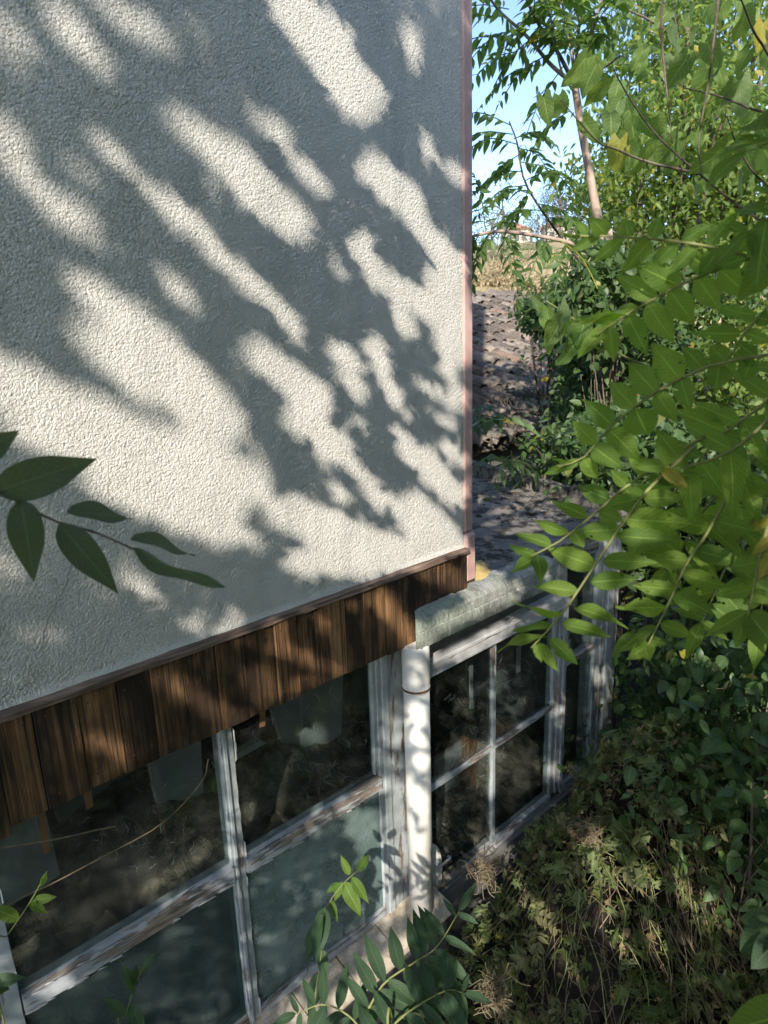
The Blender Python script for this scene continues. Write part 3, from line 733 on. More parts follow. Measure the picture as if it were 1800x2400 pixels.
inside('slat', 'pale upright slat hanging behind the first small pane', 'slat', [(1016, 1440), (1022, 1437), (1022, 1530), (1017, 1533)], 2.0, 'paint_w', .01)
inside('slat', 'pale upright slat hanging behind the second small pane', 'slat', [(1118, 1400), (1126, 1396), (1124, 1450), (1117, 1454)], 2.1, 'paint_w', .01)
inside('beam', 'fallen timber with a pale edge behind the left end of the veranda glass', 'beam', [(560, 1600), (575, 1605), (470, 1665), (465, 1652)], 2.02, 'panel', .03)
# debris heap inside
def heap(name, label, x0, x1, y0, y1, zf, amp, seed):
    r = np.random.default_rng(seed); a, b = 70, 40; f = band((a, b), .05, .35, r) * .4 + band((a, b), .02, .08, r) * .6
    V = [(x0 + (x1 - x0) * i / (a - 1), y0 + (y1 - y0) * j / (b - 1), zf(i / (a - 1), j / (b - 1)) + amp * f[i, j]) for i in range(a) for j in range(b)]
    o = MB().add(V, [(i * b + j, (i + 1) * b + j, (i + 1) * b + j + 1, i * b + j + 1) for i in range(a - 1) for j in range(b - 1)]).build(name, MAT['dirt'])
    return tag(o, label, 'debris', kind='stuff')
heap('debris_heap', 'dark heap of dusty debris behind the left glass', -.6, 1.86, YG + .07, 3.25, lambda u, v: -1.93 + .40 * v ** .7 + .05 * math.sin(u * 11), .035, 3)
heap('debris_heap', 'dark heap of dirt on the floor behind the right sash', 1.9, 3.3, YG + .07, 3.2, lambda u, v: -2.55 + .25 * (1 - u) * v, .03, 4)
# cobwebs just behind the panes
def web(label, cx, cy, sx, sy, n, seed, Y=YG + .05):
    r = random.Random(seed); m = MB()
    for i in range(int(n * 1.6)):
        x = cx + r.gauss(0, sx); y = cy + r.gauss(0, sy); a = r.uniform(0, 6.28); l = r.uniform(6, 26); pts = []
        for k in range(4):
            pts.append(PY(x, y, Y + r.uniform(-.01, .02))); a += r.gauss(0, .5); x += math.cos(a) * l / 3; y += math.sin(a) * l / 3
        m.tube(pts, r.choice([.0002, .0003, .0005]), 3, False)
    tag(m.build('cobweb', MAT['web']), label, 'cobweb')
web('torn cobweb low in the upper pane left of the drainpipe', 735, 1675, 55, 28, 60, 1)
web('faint cobweb high in the pane beside the drainpipe', 700, 1560, 60, 40, 40, 2)
web('dusty cobweb behind the middle of the left pane', 330, 1790, 80, 60, 45, 3)
web('thick cobweb behind the upper small panes of the right sash', 1010, 1560, 40, 50, 60, 4)
web('cobweb behind the second small pane of the right sash', 1120, 1480, 35, 40, 45, 5)
web('cobweb threads in the lower small pane by the white plate', 990, 1720, 40, 70, 35, 6)

# ================================================================== DRAINPIPE
dp = empty('drainpipe', 'thick white drainpipe at the joint of the two glazed ranges', 'drainpipe', loc=(1.79, 1.775, -2.5))
def ring(r, z, n=28): return [(1.79 + r * math.cos(2 * math.pi * k / n), 1.775 + r * math.sin(2 * math.pi * k / n), z) for k in range(n)]
def lathe(prof, n=28):
    m = MB(); V = []
    for r, z in prof: V += ring(r, z, n)
    q = len(prof); m.add(V, [(i * n + k, i * n + (k + 1) % n, (i + 1) * n + (k + 1) % n, (i + 1) * n + k) for i in range(q - 1) for k in range(n)] + [tuple(range(n))[::-1], tuple((q - 1) * n + k for k in range(n))]); return m
keep(lathe([(.054, -2.49), (.054, -1.385)]).build('pipe', MAT['pipe'], smooth=True), dp)
keep(lathe([(.0555, -1.405), (.0575, -1.400), (.0575, -1.385), (.056, -1.38), (.0565, -1.365), (.0575, -1.36), (.0575, -1.24), (.055, -1.198)]).build('socket', MAT['pipe'], smooth=True), dp)
keep(lathe([(.0578, -1.397), (.0584, -1.394), (.0584, -1.390), (.0578, -1.387)]).build('joint_ring', MAT['rust'], smooth=True), dp)
for o in dp.children:
    for p in o.data.polygons:
        if len(p.vertices) > 4: p.use_smooth = False

# ================================================================== TILED SHED
shed = empty('tiled_shed', 'low shed with a sagging roof of old lichen-grey clay tiles', 'shed', loc=(9, 4.6, GZ))
EY, EZ, SLP = 4.4, -1.16, .335
sh = MB(); sh.box(4.2, 15, EY + .18, EY + .40, GZ - .3, EZ - .03)
keep(sh.build('wall', MAT['shedwall']), shed)
RL = 5.9
def rz(x, y): return EZ + SLP * (y - EY) - .05 * math.sin((x - 6) * .55) * math.sin(max(0, (y - EY)) * .42)
rd = MB(); V = []
xs = np.linspace(4.1, 15.2, 30); ys = np.linspace(EY + .02, EY + RL, 16)
for x in xs:
    for y in ys: V.append((x, y, rz(x, y) - .055))
rd.add(V, [(i * 16 + j, (i + 1) * 16 + j, (i + 1) * 16 + j + 1, i * 16 + j + 1) for i in range(29) for j in range(15)])
keep(rd.build('roof_deck', MAT['dirt']), shed)
def tile_me(up, seed):
    r = random.Random(seed); n = 7; V = []; rad0, rad1 = (.112, .099) if up else (.085, .098); ln = .53
    for (yy, rad) in ((0, rad0), (ln * .5, (rad0 + rad1) / 2), (ln, rad1)):
        for lay in (0, 1):
            for k in range(n):
                a = math.pi * k / (n - 1); q = rad - lay * .014
                z = q * math.sin(a) * 1.0
                V.append((q * math.cos(a), yy, z if up else -z))
    Fs = []
    for s in range(2):
        for lay in (0, 1):
            b0 = s * 2 * n + lay * n; b1 = b0 + 2 * n
            for k in range(n - 1):
                f = (b0 + k, b0 + k + 1, b1 + k + 1, b1 + k); Fs.append(f if lay else f[::-1])
    for s in (0, 2):
        for k in range(n - 1): Fs.append((s * 2 * n + k, s * 2 * n + k + 1, s * 2 * n + n + k + 1, s * 2 * n + n + k))
    return np.array(V), Fs
TU = tile_me(True, 0); TD = tile_me(False, 1)
me_t = mesh_np('tile', TU[0], [i for f in TU[1] for i in f], [len(f) for f in TU[1]], MAT['tile'], smooth=False)
for p in me_t.polygons: p.use_smooth = True
rt = np.random.default_rng(21); tiles = []
pitch, expo = .26, .42
for i in range(int(10.9 / pitch)):
    x = 4.2 + i * pitch
    for j in range(int(RL / expo)):
        y = EY - .05 + j * expo
        tiles.append((x + rt.normal(0, .010), y + rt.normal(0, .03), i, j))
vis = []
for t_ in tiles:
    x, y = t_[0], t_[1]; px_, py_, pz_ = pix((x, y + .2, rz(x, y + .2)))
    if 1000 < px_[0] < 1345: vis.append((math.hypot(x, y), t_))
vis.sort(key=lambda q: q[0]); near = {(t_[2], t_[3]) for _, t_ in vis[:300]}
ang = math.atan(SLP); bt = []; btd = []
for (x, y, i, j) in tiles:
    if (i, j) in ((14, 1), (19, 3)): continue                         # slipped tiles
    yw, pt, rl2 = rt.normal(0, .085), rt.normal(0, .03), rt.normal(0, .10)
    Mx = Matrix.Translation((x, y, rz(x, y) + .008 + rt.normal(0, .006))) @ Matrix.Rotation(yw, 4, 'Z') @ Matrix.Rotation(ang - .045 + pt, 4, 'X') @ Matrix.Rotation(rl2, 4, 'Y')
    if (i, j) in near:
        o = bpy.data.objects.new('tile', me_t); link(o); o.matrix_world = Mx; keep(o, shed)
    else:
        bt.append(np.array(Mx)[:3])
    Md = Matrix.Translation((x + pitch / 2, y + .05, rz(x, y) + .012 + rt.normal(0, .004))) @ Matrix.Rotation(rt.normal(0, .03), 4, 'Z') @ Matrix.Rotation(ang - .045, 4, 'X')
    btd.append(np.array(Md)[:3])
def tri_batch(name, T, Ms, mat, parent):
    V, Fs = T; Ms = np.array(Ms); k = len(Ms)
    X = np.einsum('kij,nj->kni', Ms[:, :, :3], V) + Ms[:, None, :, 3]
    Fq = np.array(Fs); A = (Fq[None] + (np.arange(k) * len(V))[:, None, None]).reshape(-1, 4)
    me = mesh_np(name, X.reshape(-1, 3), A.ravel(), np.full(len(A), 4), mat, None, np.repeat(rng.random(k), len(V)), True)
    return keep(tag(link(bpy.data.objects.new(name, me)), kind='stuff'), parent)
if bt: tri_batch('far_tiles', TU, bt, MAT['tile'], shed)
tri_batch('channel_tiles', TD, btd, MAT['tile'], shed)
lb = Batch(); n = 500; rl_ = np.random.default_rng(44); lx, ly = rl_.uniform(5, 14, n), EY + .1 + rl_.beta(2.6, 1.0, n) * (RL - .3)
O = np.stack([lx, ly, np.array([rz(a, c) for a, c in zip(lx, ly)]) + rl_.uniform(.05, .13, n)], 1)
lb.add(OVATE_LO[0], frs(O[::2], rl_.normal(0, 1, (n // 2, 3)) * (1, 1, .3), rl_.normal(0, .5, (n // 2, 3)) + (0, -.3, 1), rl_.uniform(.04, .10, n // 2)))
lb.add(OVATE_LO[1], frs(O[1::2], rl_.normal(0, 1, (n // 2, 3)) * (1, 1, .3), rl_.normal(0, .5, (n // 2, 3)) + (0, -.3, 1), rl_.uniform(.04, .10, n // 2)))
keep(tag(lb.build('fallen_leaves', MAT['leaf_dry']), kind='stuff'), shed)
vr = random.Random(5); cr = MB()
for (x0, y0) in ((1040, 940), (1085, 870), (1070, 905)):
    pts = [];
    for k in range(6):
        d = ray(x0 + k * 9 + vr.uniform(-5, 5), y0 + vr.uniform(-16, 16))
        # meet the roof plane
        tt = (EZ - SLP * EY + .13) / (d[2] - SLP * d[1]); pts.append(d * tt)
    cr.tube(spline(pts, 14), .006, 4)
tag(cr.build('dry_creeper', MAT['drystem']), 'dry bare creeper stems lying over the lower roof tiles', 'creeper')

# ================================================================== SHADE TREE (stands beside and behind the viewer; one spray reaches into view)
zc = .6389
LIT = [(x * zc, y * zc, X * zc, Y * zc, r * zc, D) for x, y, X, Y, r in [
    (30, 60, 60, 200, 55), (190, 40, 320, 190, 55), (330, 0, 520, 110, 38), (960, -20, 1235, 345, 88), (1390, 100, 1402, 220, 26), (1110, 60, 1190, 130, 30),
    (610, 415, 770, 530, 55), (760, 530, 1000, 760, 78), (880, 400, 960, 470, 34), (1000, 550, 1085, 630, 40), (1250, 560, 1385, 690, 66),
    (1215, 820, 1290, 960, 50), (1400, 740, 1545, 900, 50), (1490, 960, 1545, 1160, 85), (1330, 960, 1450, 1040, 55), (1435, 460, 1452, 530, 18), (1520, 560, 1560, 610, 22),
    (555, 680, 690, 790, 52), (740, 860, 880, 985, 45), (880, 965, 1010, 1130, 40), (560, 940, 640, 1030, 40),
    (270, 940, 430, 1090, 58), (430, 1090, 740, 1430, 100), (300, 1120, 500, 1330, 68), (0, 1290, 350, 1450, 110), (100, 1400, 700, 1600, 120),
    (350, 1600, 760, 1770, 90), (600, 1500, 850, 1640, 70), (865, 1190, 1085, 1360, 64), (1130, 1170, 1200, 1235, 40), (1000, 1410, 1150, 1500, 62),
    (1270, 1160, 1295, 1245, 34), (1350, 1050, 1385, 1130, 40), (1370, 1500, 1450, 1600, 34), (1540, 1330, 1545, 1360, 34), (1390, 1720, 1500, 1830, 75),
    (960, 1730, 1280, 1850, 72), (1010, 1900, 1260, 1900, 62), (1450, 1600, 1545, 1680, 38), (880, 1550, 900, 1610, 18), (20, 430, 55, 570, 58),
    (150, 670, 300, 760, 38), (370, 860, 390, 862, 24), (340, 470, 420, 560, 40), (1300, 1860, 1530, 1830, 45),
    (440, 1930, 480, 1990, 18), (850, 1820, 860, 1840, 16), (30, 1960, 50, 1990, 12), (125, 2130, 140, 2135, 26), (500, 1985, 520, 2040, 8), (640, 2105, 665, 2110, 16), (770, 2070, 790, 2070, 12), (1345, 1460, 1390, 1560, 20), (1440, 1535, 1495, 1590, 20), (1500, 1500, 1560, 1560, 20), (1480, 1415, 1535, 1440, 15), (1300, 1300, 1350, 1330, 18), (1320, 1350, 1380, 1400, 16), (1420, 1290, 1480, 1330, 18), (1150, 1260, 1220, 1330, 28), (1180, 1560, 1240, 1620, 22), (1080, 1520, 1130, 1560, 18), (1240, 1640, 1290, 1700, 22), (1120, 1640, 1180, 1680, 16), (1480, 1240, 1540, 1270, 16), (1200, 1420, 1230, 1450, 12), (1310, 1680, 1360, 1720, 18), (1130, 880, 1160, 930, 16), (690, 640, 720, 660, 14), (480, 620, 560, 690, 22), (250, 560, 300, 600, 22)]]
LIT += [(x / 1.085, y / 1.085, X / 1.085, Y / 1.085, r / 1.085, D - .01) for x, y, X, Y, r in [
    (392, 1600, 527, 1672, 20), (202, 1735, 283, 1765, 14), (565, 1497, 575, 1493, 12), (646, 1470, 652, 1490, 20), (651, 1516, 774, 1573, 18), (985, 1330, 1070, 1365, 34),
    (887, 1404, 965, 1490, 30), (825, 1418, 835, 1424, 14), (880, 1340, 1090, 1286, 10), (500, 1470, 560, 1450, 8), (740, 1440, 760, 1470, 12), (690, 1610, 760, 1590, 8)]]
s5 = lambda x, y: ((600 + .5124 * x) / 1.085, (1250 + .5124 * y) / 1.085)
for x, y, X, Y, r, yc in [(735, 800, 750, 850, 22, 1.73), (735, 930, 770, 960, 22, 1.73), (745, 1040, 775, 1050, 26, 1.73), (685, 1150, 695, 1170, 24, 1.73), (750, 1230, 790, 1225, 24, 1.73),
                          (690, 1320, 700, 1350, 24, 1.73), (770, 1290, 790, 1300, 20, 1.73), (720, 1440, 745, 1700, 62, 1.73), (640, 1170, 650, 1690, 26, YG), (400, 1250, 590, 1140, 16, YG), (470, 1340, 560, 1480, 74, YG), (520, 1480, 590, 1700, 72, YG),
                          (760, 450, 780, 500, 55, 1.72), (830, 420, 960, 360, 30, 1.72), (1010, 330, 1180, 260, 60, 1.72), (980, 250, 1100, 180, 40, 1.75), (830, 590, 1390, 320, 14, YG),
                          (1120, 520, 1125, 680, 14, YG), (820, 1370, 860, 1560, 30, YG), (1400, 760, 1420, 800, 20, YG), (1540, 640, 1560, 660, 26, YG), (620, 950, 640, 960, 18, YG), (1000, 150, 1020, 210, 40, 1.85)]:
    a, b = s5(x, y), s5(X, Y); LIT.append((*a, *b, r * .5124 / 1.085, yc))
for x, y, X, Y, r, yc in [(735, 2160, 925, 2000, 16, 1.74), (360, 1905, 470, 1830, 16, 2.15), (550, 1740, 556, 1750, 14, 2.15), (605, 1790, 615, 1795, 12, 2.15), (1050, 1620, 1050, 1680, 18, 2.3), (1048, 1760, 1050, 1790, 18, 2.3), (1000, 1610, 1040, 1640, 14, 2.1), (690, 1500, 700, 1520, 26, 2.25), (660, 1570, 680, 1590, 20, 2.25), (505, 1640, 508, 1740, 12, YG), (110, 2125, 150, 2105, 14, YG), (355, 2025, 370, 2015, 8, YG)]: LIT.append((x, y, X, Y, r, yc))
for x, y, X, Y, r, yc in [(1262, 1790, 1268, 1870, 24, 1.3), (1430, 1890, 1450, 1900, 26, 1.0), (1045, 2050, 1025, 2200, 20, 1.12), (1175, 2055, 1200, 2070, 30, 1.0), (1225, 2130, 1240, 2150, 26, .9),
                          (1445, 2060, 1460, 2080, 30, .75), (1300, 1990, 1330, 2010, 26, 1.0), (1395, 1800, 1400, 1815, 16, 1.1), (1520, 1490, 1560, 1590, 26, 1.25), (1350, 1860, 1360, 1870, 18, 1.15), (1100, 1925, 1120, 1935, 20, 1.3),
                          (1500, 1950, 1520, 1960, 20, .8), (1560, 1700, 1580, 1720, 22, 1.0), (1420, 1450, 1440, 1460, 18, 1.6)]: LIT.append((x, y, X, Y, r, yc))
for x, y, X, Y, r in [(1072, 1038, 1080, 1042, 12), (1115, 1058, 1150, 1075, 13), (1078, 1100, 1130, 1094, 13), (1058, 1130, 1064, 1134, 10), (1100, 1142, 1150, 1150, 12), (1068, 1008, 1074, 1012, 9), (1170, 1100, 1190, 1110, 10)]: LIT.append((x, y, X, Y, r, PZ((x + X) / 2, (y + Y) / 2, -1.066)[1]))
LIT = np.array(LIT); LIT[:, 4] += np.where(LIT[:, 4] < 25, 6, 0)
def is_lit(q, kr=1.0):
    """does the shadow of point q fall in one of the sunny patches"""
    res = np.zeros(len(q), bool)
    for yc in np.unique(LIT[:, 5]):
        s = q + L * ((yc - q[:, 1]) / L[1])[:, None]
        x, y, z = pix(s); front = (z > .1)
        for (ax, ay, bx, by, r, _) in LIT[LIT[:, 5] == yc]:
            dx, dy = bx - ax, by - ay; t = np.clip(((x - ax) * dx + (y - ay) * dy) / (dx * dx + dy * dy + 1e-9), 0, 1)
            res |= front & (np.hypot(x - ax - t * dx, y - ay - t * dy) < r * kr)
    return res
def in_view(q, mx=260, my=260):
    x, y, z = pix(q); return (z > 0) & (x > -mx) & (x < 1659 + mx) & (y > -my) & (y < 2212 + my)
rs = np.random.default_rng(77)
shade = empty('tree_of_heaven', 'tree of heaven whose dark leafy spray hangs before the render at the left edge', 'tree', loc=(-5.2, -.6, GZ))
cents = []
bs = Batch(); tw = MB()
def shade_frond(tgt, t, Lf=.062, pairs=5, big=1.0):
    c = np.asarray(tgt) - L * t
    d = nrm(rs.normal(0, 1, 3) * (1, 1, .5)); up = nrm(np.array([0, 0, 1.]) + rs.normal(0, .35, 3) - .5 * L)
    ln = .27 * big
    pts = [c - d * ln * .5, c + np.array([0, 0, .03]), c + d * ln * .5 - np.array([0, 0, .06])]
    q, fs = frond(pts, pairs, Lf * big, up, .4, .2, .25, r=rs)
    return c, q, fs
cand = []
def fill(n, sampler, tlo, thi, big=1.0):
    for _ in range(n):
        c, q, fs = shade_frond(sampler(), rs.uniform(tlo, thi), big=big)
        if in_view(c[None])[0] or np.linalg.norm(c) < .55: continue
        if in_view(q).any(): continue
        cand.append((c, q, fs))
fill(650, lambda: (rs.uniform(-.4, 1.3), D, rs.uniform(-.3, 1.5)), 4.2, 8.5)
fill(2050, lambda: (rs.uniform(-.4, 2.2), D, rs.uniform(-1.3, 1.5)), 4.2, 8.5)
fill(760, lambda: (rs.uniform(1.2, 2.5), D, rs.uniform(-1.2, 1.0)), 1.5, 3.4)
fill(1500, lambda: (rs.uniform(-.2, 3.4), D, rs.uniform(-2.8, -.7)), 2.4, 5.0)
fill(700, lambda: (rs.uniform(2.8, 5.8), rs.uniform(-.2, 2.2), rs.uniform(-2.9, -1.3)), 3.6, 7.5, 1.5)
fill(520, lambda: (rs.uniform(1.5, 5.6), rs.uniform(-.4, 1.9), rs.uniform(-2.9, -1.5)), 3.6, 7.5, 1.5)
fill(120, lambda: tuple(P(rs.uniform(1240, 1720), rs.uniform(450, 760), 1.03)), 1.0, 3.2)
fill(300, lambda: (rs.uniform(1.0, 2.6), rs.uniform(.4, 1.7), rs.uniform(-3.0, -2.2)), 3.0, 6.0, 1.4)
fill(70, lambda: (rs.uniform(2.2, 4.0), rs.uniform(1.7, 3.2), -1.07), 4.0, 7.0, 1.4)
fill(260, lambda: (rs.uniform(5.0, 8.6), rs.uniform(4.4, 6.8), rs.uniform(-1.0, -.5)), 4.0, 9.0, 1.8)
allM = np.array([m for c, q, fs in cand for m in fs]); own = np.array([i for i, (c, q, fs) in enumerate(cand) for m in fs])
o_ = allM[:, :, 3]; tip = o_ + allM[:, :, 1]; mid = (o_ + tip) / 2
wv = allM[:, :, 0] * .17
bad = is_lit(mid) | is_lit(.65 * o_ + .35 * tip, .85) | is_lit(.35 * o_ + .65 * tip, .85)
bad |= in_view(o_, 40, 40) | in_view(tip, 40, 40)
keepM = allM[~bad]; alive = np.bincount(own[~bad], minlength=len(cand))
for i in range(3): bs.add(LANCE_LO[i], keepM[i::3])
keep(tag(bs.build('foliage', MAT['leaf_canopy']), kind='stuff'), shade)
sticks = 0
for i, (c, q, fs) in enumerate(cand):
    if alive[i] > 3 and not in_view(q, 40, 40).any() and not is_lit(q).any():
        tw.tube(q[::6], .0022, 3, False); sticks += 1
keep(tag(tw.build('leaf_stalks', MAT['twig']), kind='stuff'), shade)
def limb(pts, r0, r1, parent, name='limb', mat='bark', n=8, k=16):
    m = MB(); q = spline(pts, k); m.tube(q, np.linspace(r0, r1, len(q)), n); return keep(m.build(name, MAT[mat], smooth=True), parent)
limb([(-5.2, -.6, GZ - .1), (-5.15, -.55, -1), (-5.3, -.5, 1.2), (-5.0, -.45, 3.2), (-5.2, -.5, 5.5)], .16, .06, shade, 'trunk')
nl_ = 0
for _ in range(400):
    c, q, fs = cand[int(rs.integers(len(cand)))]; st = np.array([-5.15, -.55, rs.uniform(-1.5, 4.5)])
    m_ = (st + c) / 2 + rs.normal(0, .3, 3) + (0, 0, .3); ql = spline([st, m_, c], 40)
    if is_lit(ql).any() or in_view(ql, 60, 60).any() or np.min(np.linalg.norm(ql, axis=1)) < .6: continue
    limb([st, m_, c], .035, .006, shade, n=6, k=14); nl_ += 1
    if nl_ >= 14: break
# the spray in view: every leaflet its own mesh
ME_LANCE_D = me_list(LANCE, 'leaflet', MAT['leaf_dark']); ME_SPRAY = me_list(LANCE, 'leaflet', MAT['leaf_spray']); ME_LANCE = me_list(LANCE, 'leaflet', MAT['leaf_near'])
ME_YEL = me_list(LANCE[:3], 'leaflet', MAT['leaf_yellow'])
def put(me, M, parent, name='leaflet'):
    o = bpy.data.objects.new(name, me); link(o); o.parent = parent
    o.matrix_parent_inverse = parent_inv(parent); o.matrix_basis = m44(M); return o
_pi = {}
def parent_inv(p):
    if p.name not in _pi:
        t = p
        mwp = Matrix.Identity(4)
        while t is not None: mwp = Matrix.Translation(t.location) @ mwp if t.parent is None else (t.matrix_parent_inverse @ Matrix.Translation(t.location)) @ mwp; t = t.parent
        _pi[p.name] = mwp.inverted()
    return _pi[p.name]
def leafpx(b, t, wpx, r0, r1, tilt=0.0, roll=0.0, wref=.38):
    """leaflet frame from base and tip in the view with distances r0, r1; wpx = seen width"""
    a, c = P(*b, r0), P(*t, r1); d = c - a; ln = np.linalg.norm(d)
    tocam = nrm(-(a + c) / 2); x = nrm(np.cross(d, tocam)); want = wpx / 1475 * (r0 + r1) / 2; full = wref * ln
    cosv = min(1, want / full); ang = math.acos(cosv) * (1 if tilt >= 0 else -1)
    xx = x * math.cos(ang) + nrm(tocam - nrm(d) * (tocam @ nrm(d))) * math.sin(ang)
    return fr(a, d, np.cross(xx, nrm(d)), ln)
def stalk(name, pts, r0, r1, parent, mat='twig', n=6, k=14):
    m = MB(); q = spline(pts, k); m.tube(q, np.linspace(r0, r1, len(q)), n); return keep(m.build(name, MAT[mat], parent=None, smooth=True), parent)
rd_ = .82
fr0 = stalk('frond', [P(-140, 1000, rd_ - .05), P(0, 1062, rd_), P(110, 1122, rd_), P(205, 1150, rd_ + .01), P(288, 1186, rd_ + .02)], .0019, .0010, shade, 'bark')
for k, (b, t, w, r0, r1, tl) in enumerate([((-85, 1010), (44, 928), 66, .80, .80, 1), ((-12, 1062), (198, 994), 84, .82, .80, 1), ((45, 1080), (72, 1244), 118, .82, .80, -1), ((145, 1106), (293, 1114), 40, .82, .87, 1),
                                         ((128, 1132), (253, 1279), 92, .82, .80, -1), ((283, 1164), (428, 1192), 32, .84, .90, 1), ((287, 1186), (478, 1280), 24, .84, .82, -1)]):
    put(ME_SPRAY[[3, 3, 3, 0, 5, 0, 0][k]], leafpx(b, t, w, r0, r1, tl, wref=[.4, .42, .6, .36, .5, .36, .36][k]), fr0)

# ================================================================== NEAR TREE OF HEAVEN, RIGHT
near_t = empty('tree_of_heaven', 'leafy tree of heaven with big bright green leaflets reaching in from the right edge', 'tree', loc=tuple(P(1980, 1200, 1.5)[:2]) + (GZ,))
rn = np.random.default_rng(31)
br_pts = [np.array([P(1980, 1200, 1.5)[0], P(1980, 1200, 1.5)[1], GZ - .05]), P(1960, 1900, 1.5), P(1900, 1300, 1.35), P(1850, 800, 1.25), P(1800, 300, 1.3), P(1760, -300, 1.5)]
limb(br_pts, .035, .012, near_t, 'trunk', 'bark_pale', 8, 24)
def near_frond(px, r0, r1, pairs, Ln, seed, updir=None, start=.1, lean=.34, mats=ME_LANCE, droop=.06, rootr=.0032, yel=(), toc=.75, parent=near_t, mat='twig', jit=.13):
    n = len(px); pts = [P(x, y, r0 + (r1 - r0) * i / (n - 1)) for i, (x, y) in enumerate(px)]
    f = stalk('frond', pts, rootr, .0011, parent, mat)
    c = np.mean(pts, 0); up = nrm(np.array([0, 0, 1.]) * (1 - toc) + nrm(-c) * toc) if updir is None else nrm(updir)
    r = np.random.default_rng(seed); q, fs = frond(pts, pairs, Ln, up, lean, droop, jit, start, r)
    for i, m in enumerate(fs):
        if i in yel: o = put(ME_YEL[i % 3], m, f); o['label'] = 'yellowed leaflet'
        else: put(mats[int(r.integers(6))], m, f)
    return f
# the fronds that stand out one by one: each leaflet as it hangs in the view
ca = lambda p: (995 + .7985 * p[0], .7985 * p[1])
cb = lambda p: (995 + 1.0162 * p[0], 922 + 1.0162 * p[1])
def view_frond(cv, k, rach, leaves, r0, r1, seed, mats=ME_LANCE, label=None):
    r = np.random.default_rng(seed); n = len(rach)
    f = stalk('frond', [P(*cv(p), r0 + (r1 - r0) * i / (n - 1)) for i, p in enumerate(rach)], .0030, .0012, near_t)
    xs = np.array([p[0] for p in rach], float); o = np.argsort(xs); rr = r0 + (r1 - r0) * np.linspace(0, 1, n)
    for (bx, by, tx, ty, w) in leaves:
        rb = float(np.interp(bx, xs[o], rr[o])); dr = r.normal(0, .018)
        m = leafpx(cv((bx, by)), cv((tx, ty)), w * k, rb + .004, rb + dr, 1 if r.random() < .5 else -1, wref=.42)
        ln = np.linalg.norm(m[:, 1]); asp = (w * k) / max(1e-6, math.hypot(tx - bx, ty - by) * k)
        if asp > .42: m[:, 0] *= asp / .42
        put(mats[int(r.integers(6))], m, f)
    return f
view_frond(ca, .7985, [(900, 760), (831, 720), (750, 685), (600, 655), (420, 640), (275, 638)],
    [(345, 632, 312, 596, 27), (395, 635, 355, 590, 42), (455, 640, 440, 588, 50), (520, 645, 537, 586, 56), (598, 650, 688, 602, 46), (670, 662, 745, 578, 58), (745, 682, 835, 598, 58), (330, 636, 268, 632, 14), (375, 638, 292, 682, 40),
     (440, 643, 358, 712, 48), (515, 650, 445, 727, 56), (585, 654, 518, 720, 56), (640, 662, 560, 745, 56), (700, 674, 650, 742, 58), (770, 695, 690, 728, 46), (830, 720, 770, 790, 60)], 1.0, 1.0, 1)
view_frond(ca, .7985, [(900, 660), (831, 685), (740, 712), (600, 768), (500, 822), (440, 856), (370, 905)],
    [(530, 806, 418, 744, 72), (590, 772, 478, 718, 60), (565, 784, 637, 884, 80), (505, 820, 578, 928, 76), (450, 850, 508, 966, 62), (402, 882, 416, 980, 52), (398, 882, 308, 962, 40), (445, 852, 322, 884, 28), (478, 836, 280, 850, 32),
     (640, 750, 702, 842, 76), (700, 728, 786, 806, 66), (690, 730, 610, 690, 46), (770, 706, 835, 770, 60), (372, 905, 345, 950, 30)], 1.05, 1.0, 2)
view_frond(ca, .7985, [(900, 760), (831, 832), (770, 900), (730, 965)],
    [(805, 850, 656, 848, 32), (765, 900, 626, 912, 36), (770, 900, 840, 925, 44), (800, 858, 850, 870, 40), (735, 960, 660, 985, 36), (740, 955, 800, 990, 40), (728, 968, 705, 1040, 44)], 1.12, 1.08, 3)
view_frond(ca, .7985, [(900, 950), (831, 960), (690, 985), (560, 1042), (470, 1102), (400, 1160), (330, 1240), (262, 1262)],
    [(412, 1152, 338, 1083, 66), (470, 1104, 400, 1028, 70), (528, 1062, 456, 982, 76), (592, 1024, 528, 944, 72), (655, 996, 600, 936, 62), (366, 1200, 302, 1138, 62), (472, 1104, 518, 1204, 76), (528, 1064, 584, 1140, 66), (595, 1024, 620, 1106, 54),
     (402, 1160, 484, 1244, 66), (356, 1206, 442, 1270, 60), (330, 1240, 374, 1300, 52), (318, 1244, 268, 1275, 30), (300, 1250, 238, 1248, 20), (290, 1256, 224, 1285, 30), (700, 984, 690, 1060, 60), (720, 980, 668, 925, 50), (790, 968, 760, 1040, 54), (800, 966, 740, 920, 40)], 1.08, .98, 4)
view_frond(cb, 1.0162, [(520, 20), (430, 72), (400, 95), (345, 132), (290, 180), (215, 240), (150, 275)],
    [(270, 190, 194, 158, 36), (318, 156, 244, 124, 40), (230, 226, 150, 200, 28), (194, 252, 116, 224, 26), (162, 272, 101, 262, 20), (165, 274, 104, 310, 28), (162, 276, 177, 311, 22), (355, 126, 318, 90, 32), (240, 222, 262, 256, 36),
     (295, 178, 345, 200, 40), (350, 130, 385, 175, 44), (402, 96, 360, 66, 36), (408, 90, 450, 125, 44)], 1.12, 1.0, 5)
